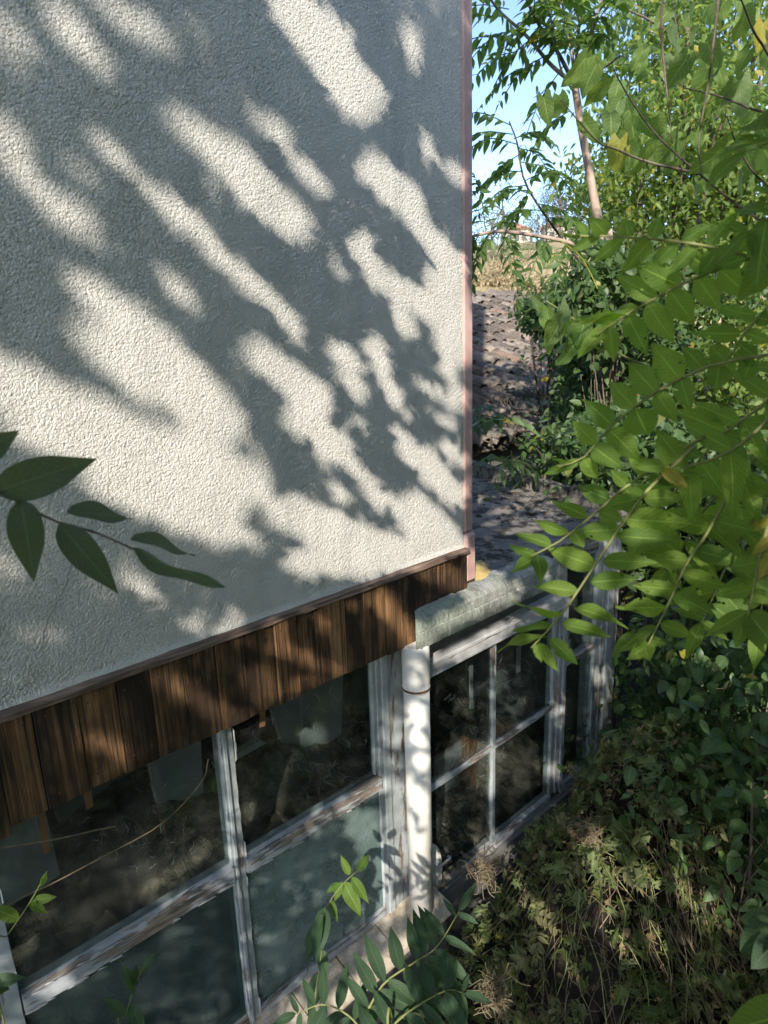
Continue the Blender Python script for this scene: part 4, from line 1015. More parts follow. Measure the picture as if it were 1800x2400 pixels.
view_frond(cb, 1.0162, [(500, 40), (420, 112), (385, 150), (340, 212), (300, 272), (255, 340), (210, 405), (150, 470)],
    [(222, 394, 104, 392, 24), (252, 350, 154, 338, 36), (288, 298, 182, 258, 58), (197, 424, 108, 430, 18), (182, 448, 80, 440, 18), (342, 218, 240, 224, 50), (348, 196, 502, 206, 62), (332, 232, 472, 242, 58), (302, 284, 416, 288, 46), (277, 330, 382, 322, 46),
     (242, 384, 352, 410, 36), (216, 418, 322, 446, 38), (190, 450, 251, 507, 36), (166, 460, 208, 522, 32), (388, 152, 478, 150, 50), (385, 152, 300, 170, 46), (420, 112, 500, 100, 48), (160, 462, 172, 500, 22)], 1.08, 1.0, 6)
view_frond(cb, 1.0162, [(600, 90), (520, 232), (480, 292), (440, 380), (395, 470)],
    [(425, 418, 496, 446, 36), (402, 452, 436, 462, 18), (388, 460, 402, 497, 40), (452, 354, 542, 402, 46), (440, 382, 330, 394, 30), (415, 424, 296, 478, 32), (472, 312, 572, 342, 46), (455, 346, 372, 336, 36), (500, 262, 600, 290, 48), (486, 284, 400, 280, 42), (530, 214, 440, 200, 46), (540, 200, 640, 225, 50), (400, 462, 360, 490, 30)], 1.14, 1.1, 7)
view_frond(cb, 1.0162, [(660, 190), (640, 262), (626, 330), (610, 402)],
    [(613, 396, 655, 452, 50), (620, 352, 668, 372, 34), (612, 392, 518, 446, 40), (606, 406, 584, 472, 36), (622, 345, 540, 360, 36), (634, 288, 560, 300, 40), (640, 270, 690, 310, 44), (608, 404, 640, 470, 36)], 1.0, .98, 8)
f_ = near_frond([(1760, 800), (1600, 960), (1480, 1010), (1436, 1008)], 1.15, 1.05, 3, .075, 21, start=.4)
o_y = put(ME_YEL[0], leafpx(cb((428, 88)), cb((484, 130)), 46, 1.05, 1.03, 1, wref=.5), f_); o_y['label'] = 'yellowed leaflet'
for k_, (b_, t_, w_) in enumerate([((1668, 1160), (1622, 1200), 30), ((1672, 1190), (1640, 1250), 34), ((1680, 1100), (1628, 1150), 26)]):
    o_y = put(ME_YEL[k_], leafpx(b_, t_, w_, .97, .96, 1, wref=.5), f_); o_y['label'] = 'yellowed leaflet'
near_frond([(1760, 780), (1640, 880), (1540, 960), (1440, 1085), (1395, 1150)], 1.25, 1.2, 8, .078, 8)
near_frond([(1760, 900), (1640, 985), (1530, 1090), (1470, 1190), (1440, 1230)], 1.3, 1.22, 8, .082, 9)
near_frond([(1760, 980), (1660, 1080), (1590, 1180), (1540, 1290), (1515, 1345)], 1.3, 1.25, 8, .084, 10, yel=(4,))
near_frond([(1780, 1010), (1700, 1130), (1655, 1260), (1640, 1360)], 1.4, 1.35, 7, .085, 12)
near_frond([(1790, 420), (1720, 440), (1660, 470), (1612, 505)], .95, .95, 4, .075, 14, toc=.5)
near_frond([(1800, 190), (1740, 240), (1670, 300), (1610, 330)], 1.05, 1.0, 5, .07, 15, mats=ME_LANCE, toc=.4)

# ================================================================== MULBERRY, UPPER RIGHT
mul = empty('mulberry_tree', 'mulberry tree with large hanging heart-shaped leaves and thin bare twigs, upper right', 'tree', loc=tuple(P(1950, 800, 2.6)[:2]) + (GZ,))
ME_H = me_list(HEART, 'leaf', MAT['leaf_mulberry'])
rm = np.random.default_rng(41)
limb([np.array([P(1950, 800, 2.6)[0], P(1950, 800, 2.6)[1], GZ - .05]), P(1900, 900, 2.4), P(1800, 560, 2.2), P(1760, 200, 2.2), P(1720, -250, 2.3)], .05, .02, mul, 'trunk')
mb_br = [([(1790, 560), (1614, 458), (1510, 375), (1426, 300), (1368, 225), (1325, 150)], 2.2, 1.75), ([(1510, 375), (1400, 350), (1330, 322), (1290, 305), (1210, 215)], 2.0, 1.7),
         ([(1728, 250), (1659, 117), (1630, 71), (1601, 0), (1560, -90)], 2.0, 1.7), ([(1720, -150), (1560, -80), (1440, -20), (1340, -40), (1290, -60)], 2.1, 1.7),
         ([(1440, -60), (1428, 37), (1435, 150), (1445, 240), (1452, 310)], 1.8, 1.75), ([(1560, -80), (1545, 60), (1530, 180), (1510, 300), (1515, 380)], 1.9, 1.8),
         ([(1728, 250), (1640, 240), (1560, 210), (1480, 190)], 2.0, 1.9), ([(1780, 430), (1660, 400), (1600, 330), (1570, 250)], 2.2, 2.0)]
brs = []
for px_, r0, r1 in mb_br:
    n = len(px_); pts = [P(x, y, r0 + (r1 - r0) * i / (n - 1)) for i, (x, y) in enumerate(px_)]
    limb(pts, .0034, .0012, mul, 'branch', 'bark', 6, 18); brs.append(spline(pts, 40))
def hang_leaf(p, size, parent, mes, r, name='leaf'):
    sw = nrm(np.array([r.normal(0, .5), r.normal(0, .5), -1.0]))
    tc = nrm(-p) + r.normal(0, .8, 3) - np.array([L[0], L[1], L[2]]) * .35
    return put(mes[int(r.integers(len(mes)))], fr(p, sw, tc, size), parent, name)
cl = [(x, y, n, 24) for x, y, n in [(1290, 135, 3), (1315, 185, 3), (1338, 225, 3), (1350, 265, 3), (1400, 262, 3), (1420, 318, 3), (1452, 332, 3), (1180, 225, 2), (1240, 245, 2), (1272, 265, 2), (1480, 345, 3), (1522, 382, 4), (1372, 328, 3), (1330, 300, 3),
      (1590, 40, 4), (1640, 100, 4), (1560, 160, 4), (1602, 195, 4), (1640, 300, 4), (1480, 120, 3), (1440, 60, 2), (1520, 60, 3), (1400, 130, 2), (1570, 330, 3), (1600, 400, 3)]]
for cx_, cy_, n, sg in cl:
    for _ in range(n):
        x, y = cx_ + rm.normal(0, sg * .85), cy_ + rm.normal(0, sg * .85) - 15
        p = P(x, y, rm.uniform(1.9, 2.8)); hang_leaf(p, rm.uniform(.05, .088), mul, ME_H, rm)
# a low mulberry shoot with greyish leaves over the shed roof
shoot = empty('mulberry_shoot', 'small shoot with grey-green heart leaves hanging in front of the tiled roof', 'shoot', loc=tuple(P(1330, 760, 2.6)))
limb([P(1420, 800, 2.8), P(1330, 760, 2.6), P(1240, 690, 2.5), P(1180, 650, 2.45)], .005, .002, shoot, 'stem', 'twig', 5, 10)
for x, y, s in [(1150, 640, .075), (1162, 636, .085), (1182, 665, .10), (1195, 690, .11), (1215, 690, .11), (1228, 720, .11), (1205, 725, .10), (1245, 735, .10), (1262, 700, .09), (1210, 660, .10), (1240, 670, .09)]:
    hang_leaf(P(x, y, 2.5 + rm.normal(0, .06)), s, shoot, ME_H, rm)

# ================================================================== PALE-TRUNKED SAPLING
def base_under(p): return np.array([p[0], p[1], float(hill(p[0], p[1])) - .1])
sp_r = 6.4
sap = empty('sapling', 'young tree of heaven with a slim pale leaning trunk forking into a fan of limbs', 'tree', loc=tuple(base_under(P(1330, 720, sp_r))))
tk = [base_under(P(1312, 590, sp_r)), P(1312, 590, sp_r), P(1300, 520, sp_r), P(1278, 400, sp_r), P(1258, 290, sp_r), P(1241, 182, sp_r)]
limb(tk, .045, .028, sap, 'trunk', 'bark_pale', 9, 30)
rp2 = np.random.default_rng(51)
lm = [[(1241, 182), (1190, 140), (1138, 78), (1080, 25), (1040, -30)], [(1241, 184), (1206, 115), (1162, 50), (1130, -20), (1110, -80)], [(1241, 182), (1236, 120), (1222, 60), (1210, -30)],
      [(1243, 182), (1247, 100), (1255, 20), (1262, -60)], [(1243, 182), (1268, 105), (1296, 10), (1315, -60)], [(1248, 190), (1270, 172), (1300, 150), (1340, 120)], [(1240, 200), (1212, 150), (1195, 60), (1175, -10)]]
slimb = []
for i, px_ in enumerate(lm):
    dr = rp2.normal(0, .35); pts = [P(x, y, sp_r + dr * k / (len(px_) - 1)) for k, (x, y) in enumerate(px_)]
    limb(pts, .017 if i < 5 else .009, .007, sap, 'limb', 'bark_pale' if i % 2 == 0 else 'bark', 6, 16); slimb.append(spline(pts, 30))
side = [P(1250, 560, 5.6), P(1193, 487, 5.5), P(1135, 396, 5.4), P(1118, 312, 5.4), P(1100, 262, 5.4)]
side2 = [P(1240, 535, 5.2), P(1218, 521, 5.1), P(1093, 500, 5.0), P(1030, 508, 5.0), P(985, 520, 5.0)]
sap2 = empty('sapling', 'thin second sapling with drooping feathery leaves close to the house corner', 'tree', loc=tuple(base_under(side[0])))
limb([base_under(P(1350, 720, 6.2)), P(1335, 660, 6.1), P(1300, 610, 5.9)] + side, .014, .005, sap2, 'trunk', 'bark', 6, 24)
limb(side2, .016, .008, sap2, 'limb', 'bark_pale', 6, 16)
def comp_leaf(parent, base, d, ln, pairs, Ls, r, mat='leaf_sapling', droop=.5):
    d = nrm(d); pts = [base, base + d * ln * .5 + np.array([0, 0, .02]), base + d * ln * .95 - np.array([0, 0, droop * ln * .45])]
    up = nrm(np.array([0, 0, 1.]) + r.normal(0, .3, 3) - .15 * nrm(base))
    q, fs = frond(pts, pairs, Ls, up, .45, .35, .18, .15, r); b = Batch(); fs = np.array(fs)
    for i in range(3): b.add(LANCE_LO[i], fs[i::3])
    V, Fs, U = tube_tpl(q[::4], .004); b.add((V, Fs, U), np.array([np.column_stack([np.eye(3), np.zeros(3)])]))
    return keep(b.build('compound_leaf', MAT[mat], None), parent)
def tube_tpl(q, rad, n=4):
    m = MB(); m.tube(q, rad, n, False); V = np.concatenate(m.v); Fs = np.array(m.l).reshape(-1, 4); return V, Fs, np.full((len(V), 2), .5)
for li, ln_ in enumerate(slimb):
    for k in range(6 if li < 5 else 4):
        s = rp2.integers(9, 30); b = ln_[s]; d = nrm(rp2.normal(0, 1, 3) * (1, 1, .35) + np.array([0, 0, .15]))
        comp_leaf(sap, b, d, rp2.uniform(.38, .6), 8, .115, rp2)
for (x, y, dx, dy) in [(1130, 60, -1, .2), (1100, 20, -1, -.1), (1075, 80, -1, .4), (1120, 110, -1, .3), (1145, 85, -.6, .9), (1160, 140, -1, .5), (1180, 120, -.8, .8), (1060, 40, -1, .6), (1205, 160, -.4, 1), (1290, 250, .8, .5), (1230, 240, -.8, .6)]:
    b = P(x, y, sp_r); comp_leaf(sap, b, RIGHT * dx - DOWN * dy * -.6 + FWD * rp2.normal(0, .4), rp2.uniform(.4, .55), 8, .115, rp2)
for (x, y, dx, dy) in [(1118, 312, -1, -.1), (1108, 290, -1, .2), (1120, 320, .9, -.1), (1102, 270, -.7, -.5), (1130, 370, -1, .25), (1135, 390, .9, .25), (1140, 400, -.9, .6), (1150, 420, -1, .5), (1160, 440, .7, .7), (1120, 335, -.6, .8), (1125, 350, 1, .4), (1170, 455, -1, .6), (1180, 470, .8, .1),
                       (1110, 300, .6, -.5), (1145, 410, -.3, 1)]:
    b = P(x, y, 5.4); comp_leaf(sap2, b, RIGHT * dx + DOWN * dy * .5 + FWD * rp2.normal(0, .35), rp2.uniform(.36, .5), 8, .10, rp2)
for (x, y, dx, dy) in [(1060, 500, -.4, 1), (1080, 500, .3, 1), (1040, 505, -1, .5), (1100, 500, .2, .7), (1050, 505, -.2, -.8), (1150, 508, 1, .9), (1190, 515, -.6, 1), (1210, 520, .6, .9), (1035, 508, -.6, 1.2), (1075, 502, -.6, .8), (1015, 510, -.2, 1), (1225, 525, -.3, .9)]:
    b = P(x, y, 5.0); comp_leaf(sap2, b, RIGHT * dx + DOWN * dy + FWD * rp2.normal(0, .3), rp2.uniform(.34, .5), 8, .095, rp2)

# ================================================================== CROWNS AND BUSHES
def blob(r, n, rad, clumps):
    """points spread through a crown as clumps, hollow enough for gaps"""
    c = r.normal(0, 1, (clumps, 3)); c /= np.linalg.norm(c, axis=1)[:, None]; c *= r.uniform(.25, 1.0, (clumps, 1)) ** .6
    w = r.integers(0, clumps, n); p = c[w] + r.normal(0, .17, (n, 3)); return p * rad, c * rad
def tree(name, label, cat, cx, cy, cz, rad, nleaf, lsz, mat, tpl, seed, group=None, trunk=True, clumps=26, tr=.06, bark='bark', hang=.6, foot=None):
    r = np.random.default_rng(seed); ft = base_under((cx, cy, 0)) if foot is None else np.asarray(foot)
    e = empty(name, label, cat, group, tuple(ft)); ctr = np.array([cx, cy, cz])
    p, cc = blob(r, nleaf, np.asarray(rad), clumps); p = p + ctr; gz_ = hill(p[:, 0], p[:, 1]); p[:, 2] = np.maximum(p[:, 2], gz_ + .02 + r.uniform(0, .25, len(p)))
    d = r.normal(0, 1, (nleaf, 3)); d[:, 2] -= hang; N = r.normal(0, .6, (nleaf, 3)) + np.array([0, 0, 1]) - L * .35
    M = frs(p, d, N, lsz * r.uniform(.65, 1.25, nleaf)); b = Batch()
    for i in range(len(tpl)): b.add(tpl[i], M[i::len(tpl)])
    keep(tag(b.build('crown', MAT[mat]), kind='stuff'), e)
    if trunk:
        top = ctr + np.array([0, 0, rad[2] * .35])
        limb([ft, (ft + top) / 2 + r.normal(0, .05, 3) * rad[0], top], tr, tr * .4, e, 'trunk', bark, 7, 12)
        m = MB()
        for c in cc[:min(14, clumps)]:
            s = ft + (top - ft) * r.uniform(.35, .95); m.tube(spline([s, (s + ctr + c) / 2 + r.normal(0, .06, 3) * rad[0], ctr + c], 8), np.linspace(tr * .4, tr * .1, 8), 5, False)
        keep(m.build('limbs', MAT[bark], smooth=True), e)
    return e
def at(x, y, r): return P(x, y, r)
TL = LANCE_LO; OL = OVATE_LO
bg = [('bush_tree', 'sunlit yellow-green tree rising behind the hanging mulberry leaves', 1480, 150, 8.5, (1.3, 1.3, 1.6), 3600, .10, 'leaf_bush', TL, 101),
      ('bush_tree', 'tall yellow-green tree filling the upper right corner behind the twigs', 1640, 60, 9.5, (1.5, 1.5, 2.0), 4700, .11, 'leaf_bush', TL, 102),
      ('bush_tree', 'round leafy tree just right of the pale leaning trunk', 1385, 400, 8.0, (.70, .70, .9), 3600, .085, 'leaf_bush', TL, 103),
      ('bush_tree', 'bushy tree behind the row of round dark leaflets', 1500, 430, 8.6, (1.1, 1.1, 1.0), 4800, .09, 'leaf_bush', OL, 104),
      ('bush_tree', 'sunny yellow bush low behind the large leaflets at the right edge', 1640, 560, 9.0, (1.2, 1.2, 1.5), 5200, .09, 'leaf_bush', OL, 105),
      ('bush_tree', 'feathery green tree high between the pale sapling and the mulberry', 1400, 60, 10.5, (.8, .8, 1.3), 2000, .11, 'leaf_sapling', TL, 106)]
for nme, lab, x, y, r_2, rad, nl, ls, mt, tp, sd in bg:
    c = at(x, y, r_2); tree(nme, lab, 'tree', c[0], c[1], c[2], rad, nl, ls, mt, tp, sd, clumps=34, tr=.05)
# climbing shrub that swallows the right side of the shed roof
for lab, x, y, r_2, rad, nl, ls, mt, sd, cat in [
    ('dense green shrub climbing over the right side of the tiled roof', 1345, 850, 6.4, (.56, .56, .60), 3400, .075, 'leaf_shrub', 111, 'shrub'),
    ('dark bushy shrub above the roof behind the grey-green shoot', 1330, 690, 7.2, (.70, .70, .50), 3800, .075, 'leaf_shrub', 112, 'shrub'),
    ('sunlit leafy shrub spilling over the upper right edge of the tiles', 1188, 668, 7.6, (.36, .36, .33), 1500, .07, 'leaf_shrub', 120, 'shrub'),
    ('low shrub at the edge of the tiles beside the kerb', 1235, 965, 5.4, (.36, .36, .22), 1500, .065, 'leaf_shrub', 113, 'shrub'),
    ('leafy green bush hiding the foot of the pale sapling trunk', 1325, 640, 5.9, (.42, .42, .42), 2400, .075, 'leaf_shrub', 119, 'shrub'),
    ('leafy shrub beyond the kerb of the flat roof', 1360, 980, 5.0, (.50, .50, .40), 2600, .075, 'leaf_shrub', 114, 'shrub'),
    ('green bush behind the middle fronds right of the shed', 1430, 800, 7.0, (1.0, 1.0, .9), 4200, .08, 'leaf_shrub', 115, 'shrub'),
    ('sunlit bush low at the right edge behind the fronds', 1600, 820, 7.5, (1.1, 1.1, .9), 4200, .085, 'leaf_bush', 116, 'shrub'),
    ('dark shrub under the fronds right of the flat roof', 1480, 1120, 4.9, (.75, .75, .6), 3600, .08, 'leaf_shrub', 117, 'shrub'),
    ('shady shrub at the right edge below the fronds', 1650, 1230, 4.8, (.8, .8, .7), 3600, .085, 'leaf_shrub', 118, 'shrub')]:
    c = at(x, y, r_2); tree('shrub', lab, cat, c[0], c[1], c[2], rad, nl, ls, mt, OL, sd, clumps=30, tr=.02)
# small sprays by the shed eave
for i, (x, y, r_2, lab) in enumerate([(1085, 905, 5.2, 'pale green compound leaves dangling over the shed eave'), (1100, 985, 4.6, 'leafy sprig behind the kerb of the flat roof')]):
    e = empty('sprig', lab, 'plant', loc=tuple(P(x, y, r_2)))
    for k in range(5):
        comp_leaf(e, P(x, y, r_2) + rp2.normal(0, .05, 3), RIGHT * rp2.uniform(-1, 1) + DOWN * rp2.uniform(-.1, .5) + FWD * rp2.normal(0, .4), rp2.uniform(.3, .42), 5, .10, rp2, 'leaf_shrub')
# right bank: shrubs beside the end of the veranda
for lab, x, y, r_2, rad, nl, ls, mt, sd in [
    ('dark broad-leaved shrub beside the end post of the veranda', 1450, 1500, 4.6, (.32, .40, .40), 1300, .095, 'leaf_shrub', 121),
    ('shady leafy bank under the fronds left of the right edge', 1540, 1500, 4.0, (.6, .6, .5), 2000, .095, 'leaf_shrub', 122),
    ('broad-leaved bush at the right edge under the fronds', 1650, 1600, 3.6, (.5, .6, .55), 1500, .095, 'leaf_shrub', 123),
    ('low dark bush by the broken bricks', 1480, 1640, 4.2, (.55, .6, .32), 1200, .09, 'leaf_shrub', 124),
    ('bush of dull leaves at the right edge halfway down the bank', 1620, 1760, 3.2, (.4, .45, .4), 900, .085, 'leaf_shrub', 125)]:
    c = at(x, y, r_2); tree('shrub', lab, 'shrub', c[0], c[1], c[2], rad, int(nl * .44), ls * .86, mt, OVATE + LANCE[:2], sd, clumps=26, tr=.012, hang=1.0)
# broken bricks
for i, (x, y, r_2) in enumerate([(1555, 1530, 4.4), (1545, 1585, 4.3), (1530, 1690, 4.1), (1585, 1500, 4.5)]):
    p = P(x, y, r_2); o = MB().box(-.06, .06, -.045, .045, -.035, .035, .006).build('brick', MAT['brick']); o.location = p; o.rotation_euler = (rp2.normal(0, .4), rp2.normal(0, .4), rp2.uniform(0, 3))
    tag(o, ['broken red brick glimpsed among leaves under the fronds', 'pinkish brick lump in the sun on the leafy bank', 'lowest red brick showing through the bank', 'red brick chip highest on the bank'][i], 'brick')

# ================================================================== DEAD VINE HEAP, LOWER RIGHT
vine = empty('vine_tangle', 'heap of dry tangled vine with insect-eaten leaves in front of the right sash', 'vine', loc=tuple(PZ(1300, 1980, GZ)))
rvn = np.random.default_rng(61)
def heap_top(x, y):
    """height of the tangle"""
    a = np.exp(-(((x - 2.68) / .72) ** 2 + ((y - 1.24) / .46) ** 2)); b = np.exp(-(((x - 3.4) / .8) ** 2 + ((y - .75) / .55) ** 2)); c = np.exp(-(((x - 2.0) / .5) ** 2 + ((y - .9) / .5) ** 2))
    return GZ + .10 + .95 * a + .62 * b + .60 * c + .09 * np.sin(x * 7.1 + y * 3) * np.sin(y * 8.3 - x * 2.2) + .05 * np.sin(x * 15 - y * 9)
hx = np.linspace(1.3, 5.2, 90); hy = np.linspace(-.4, 1.80, 56); hX, hY = np.meshgrid(hx, hy, indexing='ij'); hf = band((90, 56), .03, .3, rvn)
hZ = heap_top(hX, hY) - .16 + .05 * hf - np.clip((hY - 1.62) / .15, 0, 1) * .15
hi = np.arange(90 * 56).reshape(90, 56); hF = np.stack([hi[:-1, :-1], hi[1:, :-1], hi[1:, 1:], hi[:-1, 1:]], -1).reshape(-1, 4)
MAT['litter'] = m_noise('dark_leaf_litter', [(.3, (.010, .009, .007)), (.7, (.032, .026, .018))], 14, .95, 1, .02, 40)
keep(tag(link(bpy.data.objects.new('litter', mesh_np('litter', np.stack([hX, hY, hZ], -1).reshape(-1, 3), hF.ravel(), np.full(len(hF), 4), MAT['litter']))), kind='stuff'), vine)
sm = MB(); sm2 = MB()
for i in range(650):
    x, y = rvn.uniform(1.45, 4.4), rvn.uniform(-.1, 1.70); a = rvn.uniform(0, 6.28); l = rvn.uniform(.15, .6); pts = []
    hgt_ = rvn.uniform(-.06, .05) if i % 6 else rvn.uniform(.03, .13)
    steep = rvn.random() < .45
    for k in range(5):
        yy = min(y, 1.74); pts.append((x, yy, float(heap_top(x, yy)) + hgt_ * math.sin(k * .8 + .3) - (.12 * k if steep and False else 0)))
        a += rvn.normal(0, .55); x += math.cos(a) * l / 4; y += math.sin(a) * l / 4
    (sm if i % 4 else sm2).tube(spline(pts, 9), rvn.choice([.0008, .0011, .0018]), 3, False)
# hanging strands on the near face of the heap
for i in range(220):
    x = rvn.uniform(1.75, 3.0); y = rvn.uniform(.55, 1.15); z = float(heap_top(x, y)) + rvn.uniform(.0, .06); pts = [(x, y, z)]
    for k in range(5):
        x += rvn.normal(0, .06); y -= abs(rvn.normal(.02, .05)); z -= rvn.uniform(.05, .12); pts.append((x, y, max(z, GZ)))
    (sm if i % 5 else sm2).tube(spline(pts, 10), rvn.choice([.0009, .0012, .0018]), 3, False)
keep(tag(sm.build('dry_stems', MAT['drystem']), kind='stuff'), vine); keep(tag(sm2.build('green_stems', MAT['twig']), kind='stuff'), vine)
ME_E = me_list(EATEN, 'leaf', MAT['leaf_vine'])
for i in range(290):
    x, y = rvn.uniform(1.55, 3.9), rvn.uniform(.1, 1.66)
    z = float(heap_top(x, y)) + rvn.uniform(-.01, .13)
    d = rvn.normal(0, 1, 3); d[2] = -abs(d[2]) * .7; nn = nrm(rvn.normal(0, .45, 3) + np.array([0, 0, .8]) - .5 * nrm((x, y, z)))
    o = put(ME_E[int(rvn.integers(4))], fr((x, y, z), d, nn, rvn.uniform(.045, .095)), vine, 'leaf')
b = Batch(); n = 3200; xx, yy = rvn.uniform(1.5, 4.6, n), rvn.uniform(-.2, 1.68, n); O = np.stack([xx, yy, heap_top(xx, yy) + rvn.uniform(-.03, .10, n)], 1)
M = frs(O, rvn.normal(0, 1, (n, 3)) - (0, 0, .6), rvn.normal(0, .55, (n, 3)) + (0, -.2, .8), rvn.uniform(.03, .085, n))
for i in range(4): b.add(EATEN[i], M[i::4])
keep(tag(b.build('small_leaves', MAT['leaf_vine']), kind='stuff'), vine)
b = Batch(); n = 1500; xx, yy = rvn.uniform(1.6, 4.4, n), rvn.uniform(-.1, 1.7, n); O = np.stack([xx, yy, heap_top(xx, yy) + rvn.uniform(-.04, .06, n)], 1)
M = frs(O, rvn.normal(0, 1, (n, 3)), rvn.normal(0, .6, (n, 3)) + (0, 0, 1), rvn.uniform(.015, .045, n))
for i in range(3): b.add(OVATE_LO[i], M[i::3])
keep(tag(b.build('withered_leaves', MAT['leaf_dry']), kind='stuff'), vine)
b = Batch(); Ms = []
for i in range(620):
    x, y = rvn.uniform(1.55, 4.2), rvn.uniform(-.1, 1.64); z = float(heap_top(x, y)); p = np.array([x, y, z + rvn.uniform(-.02, .08)])
    d = nrm(rvn.normal(0, 1, 3) * (1, 1, .5) + (0, -.3, .25)); l = rvn.uniform(.07, .16)
    q, fs = frond([p, p + d * l * .5 + (0, 0, .015), p + d * l - (0, 0, l * .25)], 7, l * .28, nrm(rvn.normal(0, .5, 3) + (0, 0, 1)), .6, .2, .25, .1, rvn); Ms += fs
Ms = np.array(Ms)
for i in range(3): b.add(LANCE_LO[i], Ms[i::3])
MAT['leaf_feather'] = m_leaf('dry_olive_sprig', (.10, .105, .045), (.20, .19, .085), None, .35, (.32, .32, .10), .2, 5, .7)
keep(tag(b.build('feathery_sprigs', MAT['leaf_feather']), kind='stuff'), vine)
# clumps of dry brown seed heads
for i, (x, y, r_2, lab) in enumerate([(1048, 1880, 2.72, 'matted clump of brown roots on the vine near the sash corner'), (1268, 1795, 3.0, 'sunlit pinkish brown withered clump on top of the vine heap'), (1068, 2150, 2.3, 'brown curled dead leaf clump low in front of the vine heap')]):
    c = P(x, y, r_2); m = MB()
    for k in range(130):
        p = c + rvn.normal(0, .020, 3); d = rvn.normal(0, .018, (3, 3)); m.tube(spline(np.vstack([p, p + d[0], p + d[0] + d[1]]), 6), .0012, 3, False)
    tag(m.build('dry_clump', MAT['leaf_dry'] if False else MAT['drystem']), lab, 'plant')

# ================================================================== SMALL PLANTS BY THE SILL
ME_NARROW = me_list([leaf_tpl('lance', 9, 4, .29, .25, .12, .02, .1, 1), leaf_tpl('lance', 9, 4, .31, .1, .2, .03, -.2, 2), leaf_tpl('lance', 9, 4, .27, .3, .05, .02, .2, 3)], 'leaflet', MAT['leaf_dark']) * 2
ME_SAP = me_list(LANCE, 'leaflet', MAT['leaf_near'])
def plant(name, label, stem_px, r0, r1, leaves, mat_me, parent_cat='plant', root=.0022, smat='twig', to_ground=False):
    e = empty(name, label, parent_cat, loc=tuple(P(*stem_px[0], r0)))
    n = len(stem_px); pts = [P(x, y, r0 + (r1 - r0) * i / (n - 1)) for i, (x, y) in enumerate(stem_px)]
    if to_ground: pts = [np.array([pts[0][0], pts[0][1] + .05, GZ]), np.array([pts[0][0] + .01, pts[0][1] + .02, (pts[0][2] + GZ) / 2])] + pts
    stalk('stem', pts, root, .001, e, smat)
    for k, (b, t, w, tl) in enumerate(leaves): put(mat_me[k % len(mat_me)], leafpx(b, t, w, (r0 + r1) / 2 + .01 * tl, (r0 + r1) / 2 - .015 * tl, tl), e, 'leaf')
    return e
plant('seedling', 'small bright green seedling in front of the rippled pane', [(690, 2180), (700, 2010), (712, 1949), (745, 1905), (775, 1879)], 2.55, 2.5,
      [((755, 1890), (736, 1847), 24, 1), ((771, 1882), (801, 1842), 28, -1), ((760, 1895), (797, 1952), 26, 1), ((742, 1906), (780, 1977), 34, 1), ((735, 1908), (702, 1930), 20, -1), ((714, 1944), (728, 1988), 30, 1), ((738, 1905), (722, 1950), 24, -1)], ME_SAP, to_ground=True)
plant('seedling', 'dark drooping leaf shoot left of the bright seedling', [(680, 2200), (692, 2080), (703, 1965)], 2.45, 2.45,
      [((702, 1960), (680, 2080), 44, 1), ((700, 1975), (640, 2090), 26, -1), ((694, 2050), (705, 2130), 34, 1), ((690, 2100), (668, 2190), 40, 1)], ME_LANCE_D, to_ground=True)
plant('weed', 'dark thin-leaved weed at the foot of the left rippled pane', [(262, 2260), (270, 2199), (300, 2109), (330, 2060)], 1.9, 1.9,
      [((300, 2112), (340, 2052), 16, 1), ((285, 2150), (275, 2062), 18, -1), ((272, 2190), (220, 2155), 30, 1), ((280, 2170), (310, 2230), 30, 1), ((292, 2130), (300, 2075), 12, -1)], ME_LANCE_D, to_ground=True)
plant('weed', 'weed with a tuft of green leaves at the left edge above the corner upright', [(-20, 2080), (10, 2029), (65, 1949), (100, 1884)], 1.75, 1.75,
      [((70, 1945), (122, 1938), 26, 1), ((66, 1950), (98, 1970), 30, 1), ((85, 1915), (103, 1880), 10, -1), ((40, 1985), (-20, 1960), 24, 1), ((68, 1948), (78, 1975), 24, -1)], ME_SAP, to_ground=True)
plant('weed', 'dark leaf tip poking in at the left edge near the bottom', [(-60, 2160), (-20, 2120)], 1.6, 1.6, [((-20, 2120), (55, 2112), 34, 1), ((-25, 2130), (30, 2140), 24, -1)], ME_LANCE_D, to_ground=True)
for i, (pts, lab) in enumerate([([(-20, 2000), (10, 1959), (120, 1905), (225, 1849), (350, 1779), (435, 1690), (450, 1640)], 'long bare dry stem arching across the left glass'),
                                ([(-10, 1834), (110, 1815), (200, 1795), (250, 1785)], 'short thin dry stem across the left grey board')]):
    tag(MB().tube(spline([P(x, y, 1.78 + .0006 * x) for x, y in pts], 20), .0016, 5).build('creeper', MAT['drystem']), lab, 'creeper')
sf = empty('seedling', 'tree of heaven seedling with dark fronds spreading over the stone sill', 'plant', loc=tuple(P(840, 2290, 1.95)))
stalk('stem', [np.array([P(850, 2260, 1.95)[0], P(850, 2260, 1.95)[1], GZ]), P(840, 2290, 1.95), P(850, 2200, 1.95)], .004, .003, sf)
near_frond([(790, 2190), (830, 2124), (895, 2079), (945, 2044), (992, 1968)], 1.95, 2.0, 9, .105, 71, toc=.5, parent=sf, mats=ME_NARROW, start=.08, jit=.06, droop=.0, lean=.30)
near_frond([(810, 2270), (860, 2204), (925, 2159), (970, 2139), (1003, 2146)], 1.9, 1.95, 8, .095, 72, toc=.5, parent=sf, mats=ME_NARROW, start=.05, jit=.06, droop=.0, lean=.30)
near_frond([(800, 2260), (760, 2200), (700, 2170), (640, 2190)], 1.95, 2.0, 7, .09, 73, toc=.5, parent=sf, mats=ME_NARROW, start=.05, jit=.06, droop=.0, lean=.30)
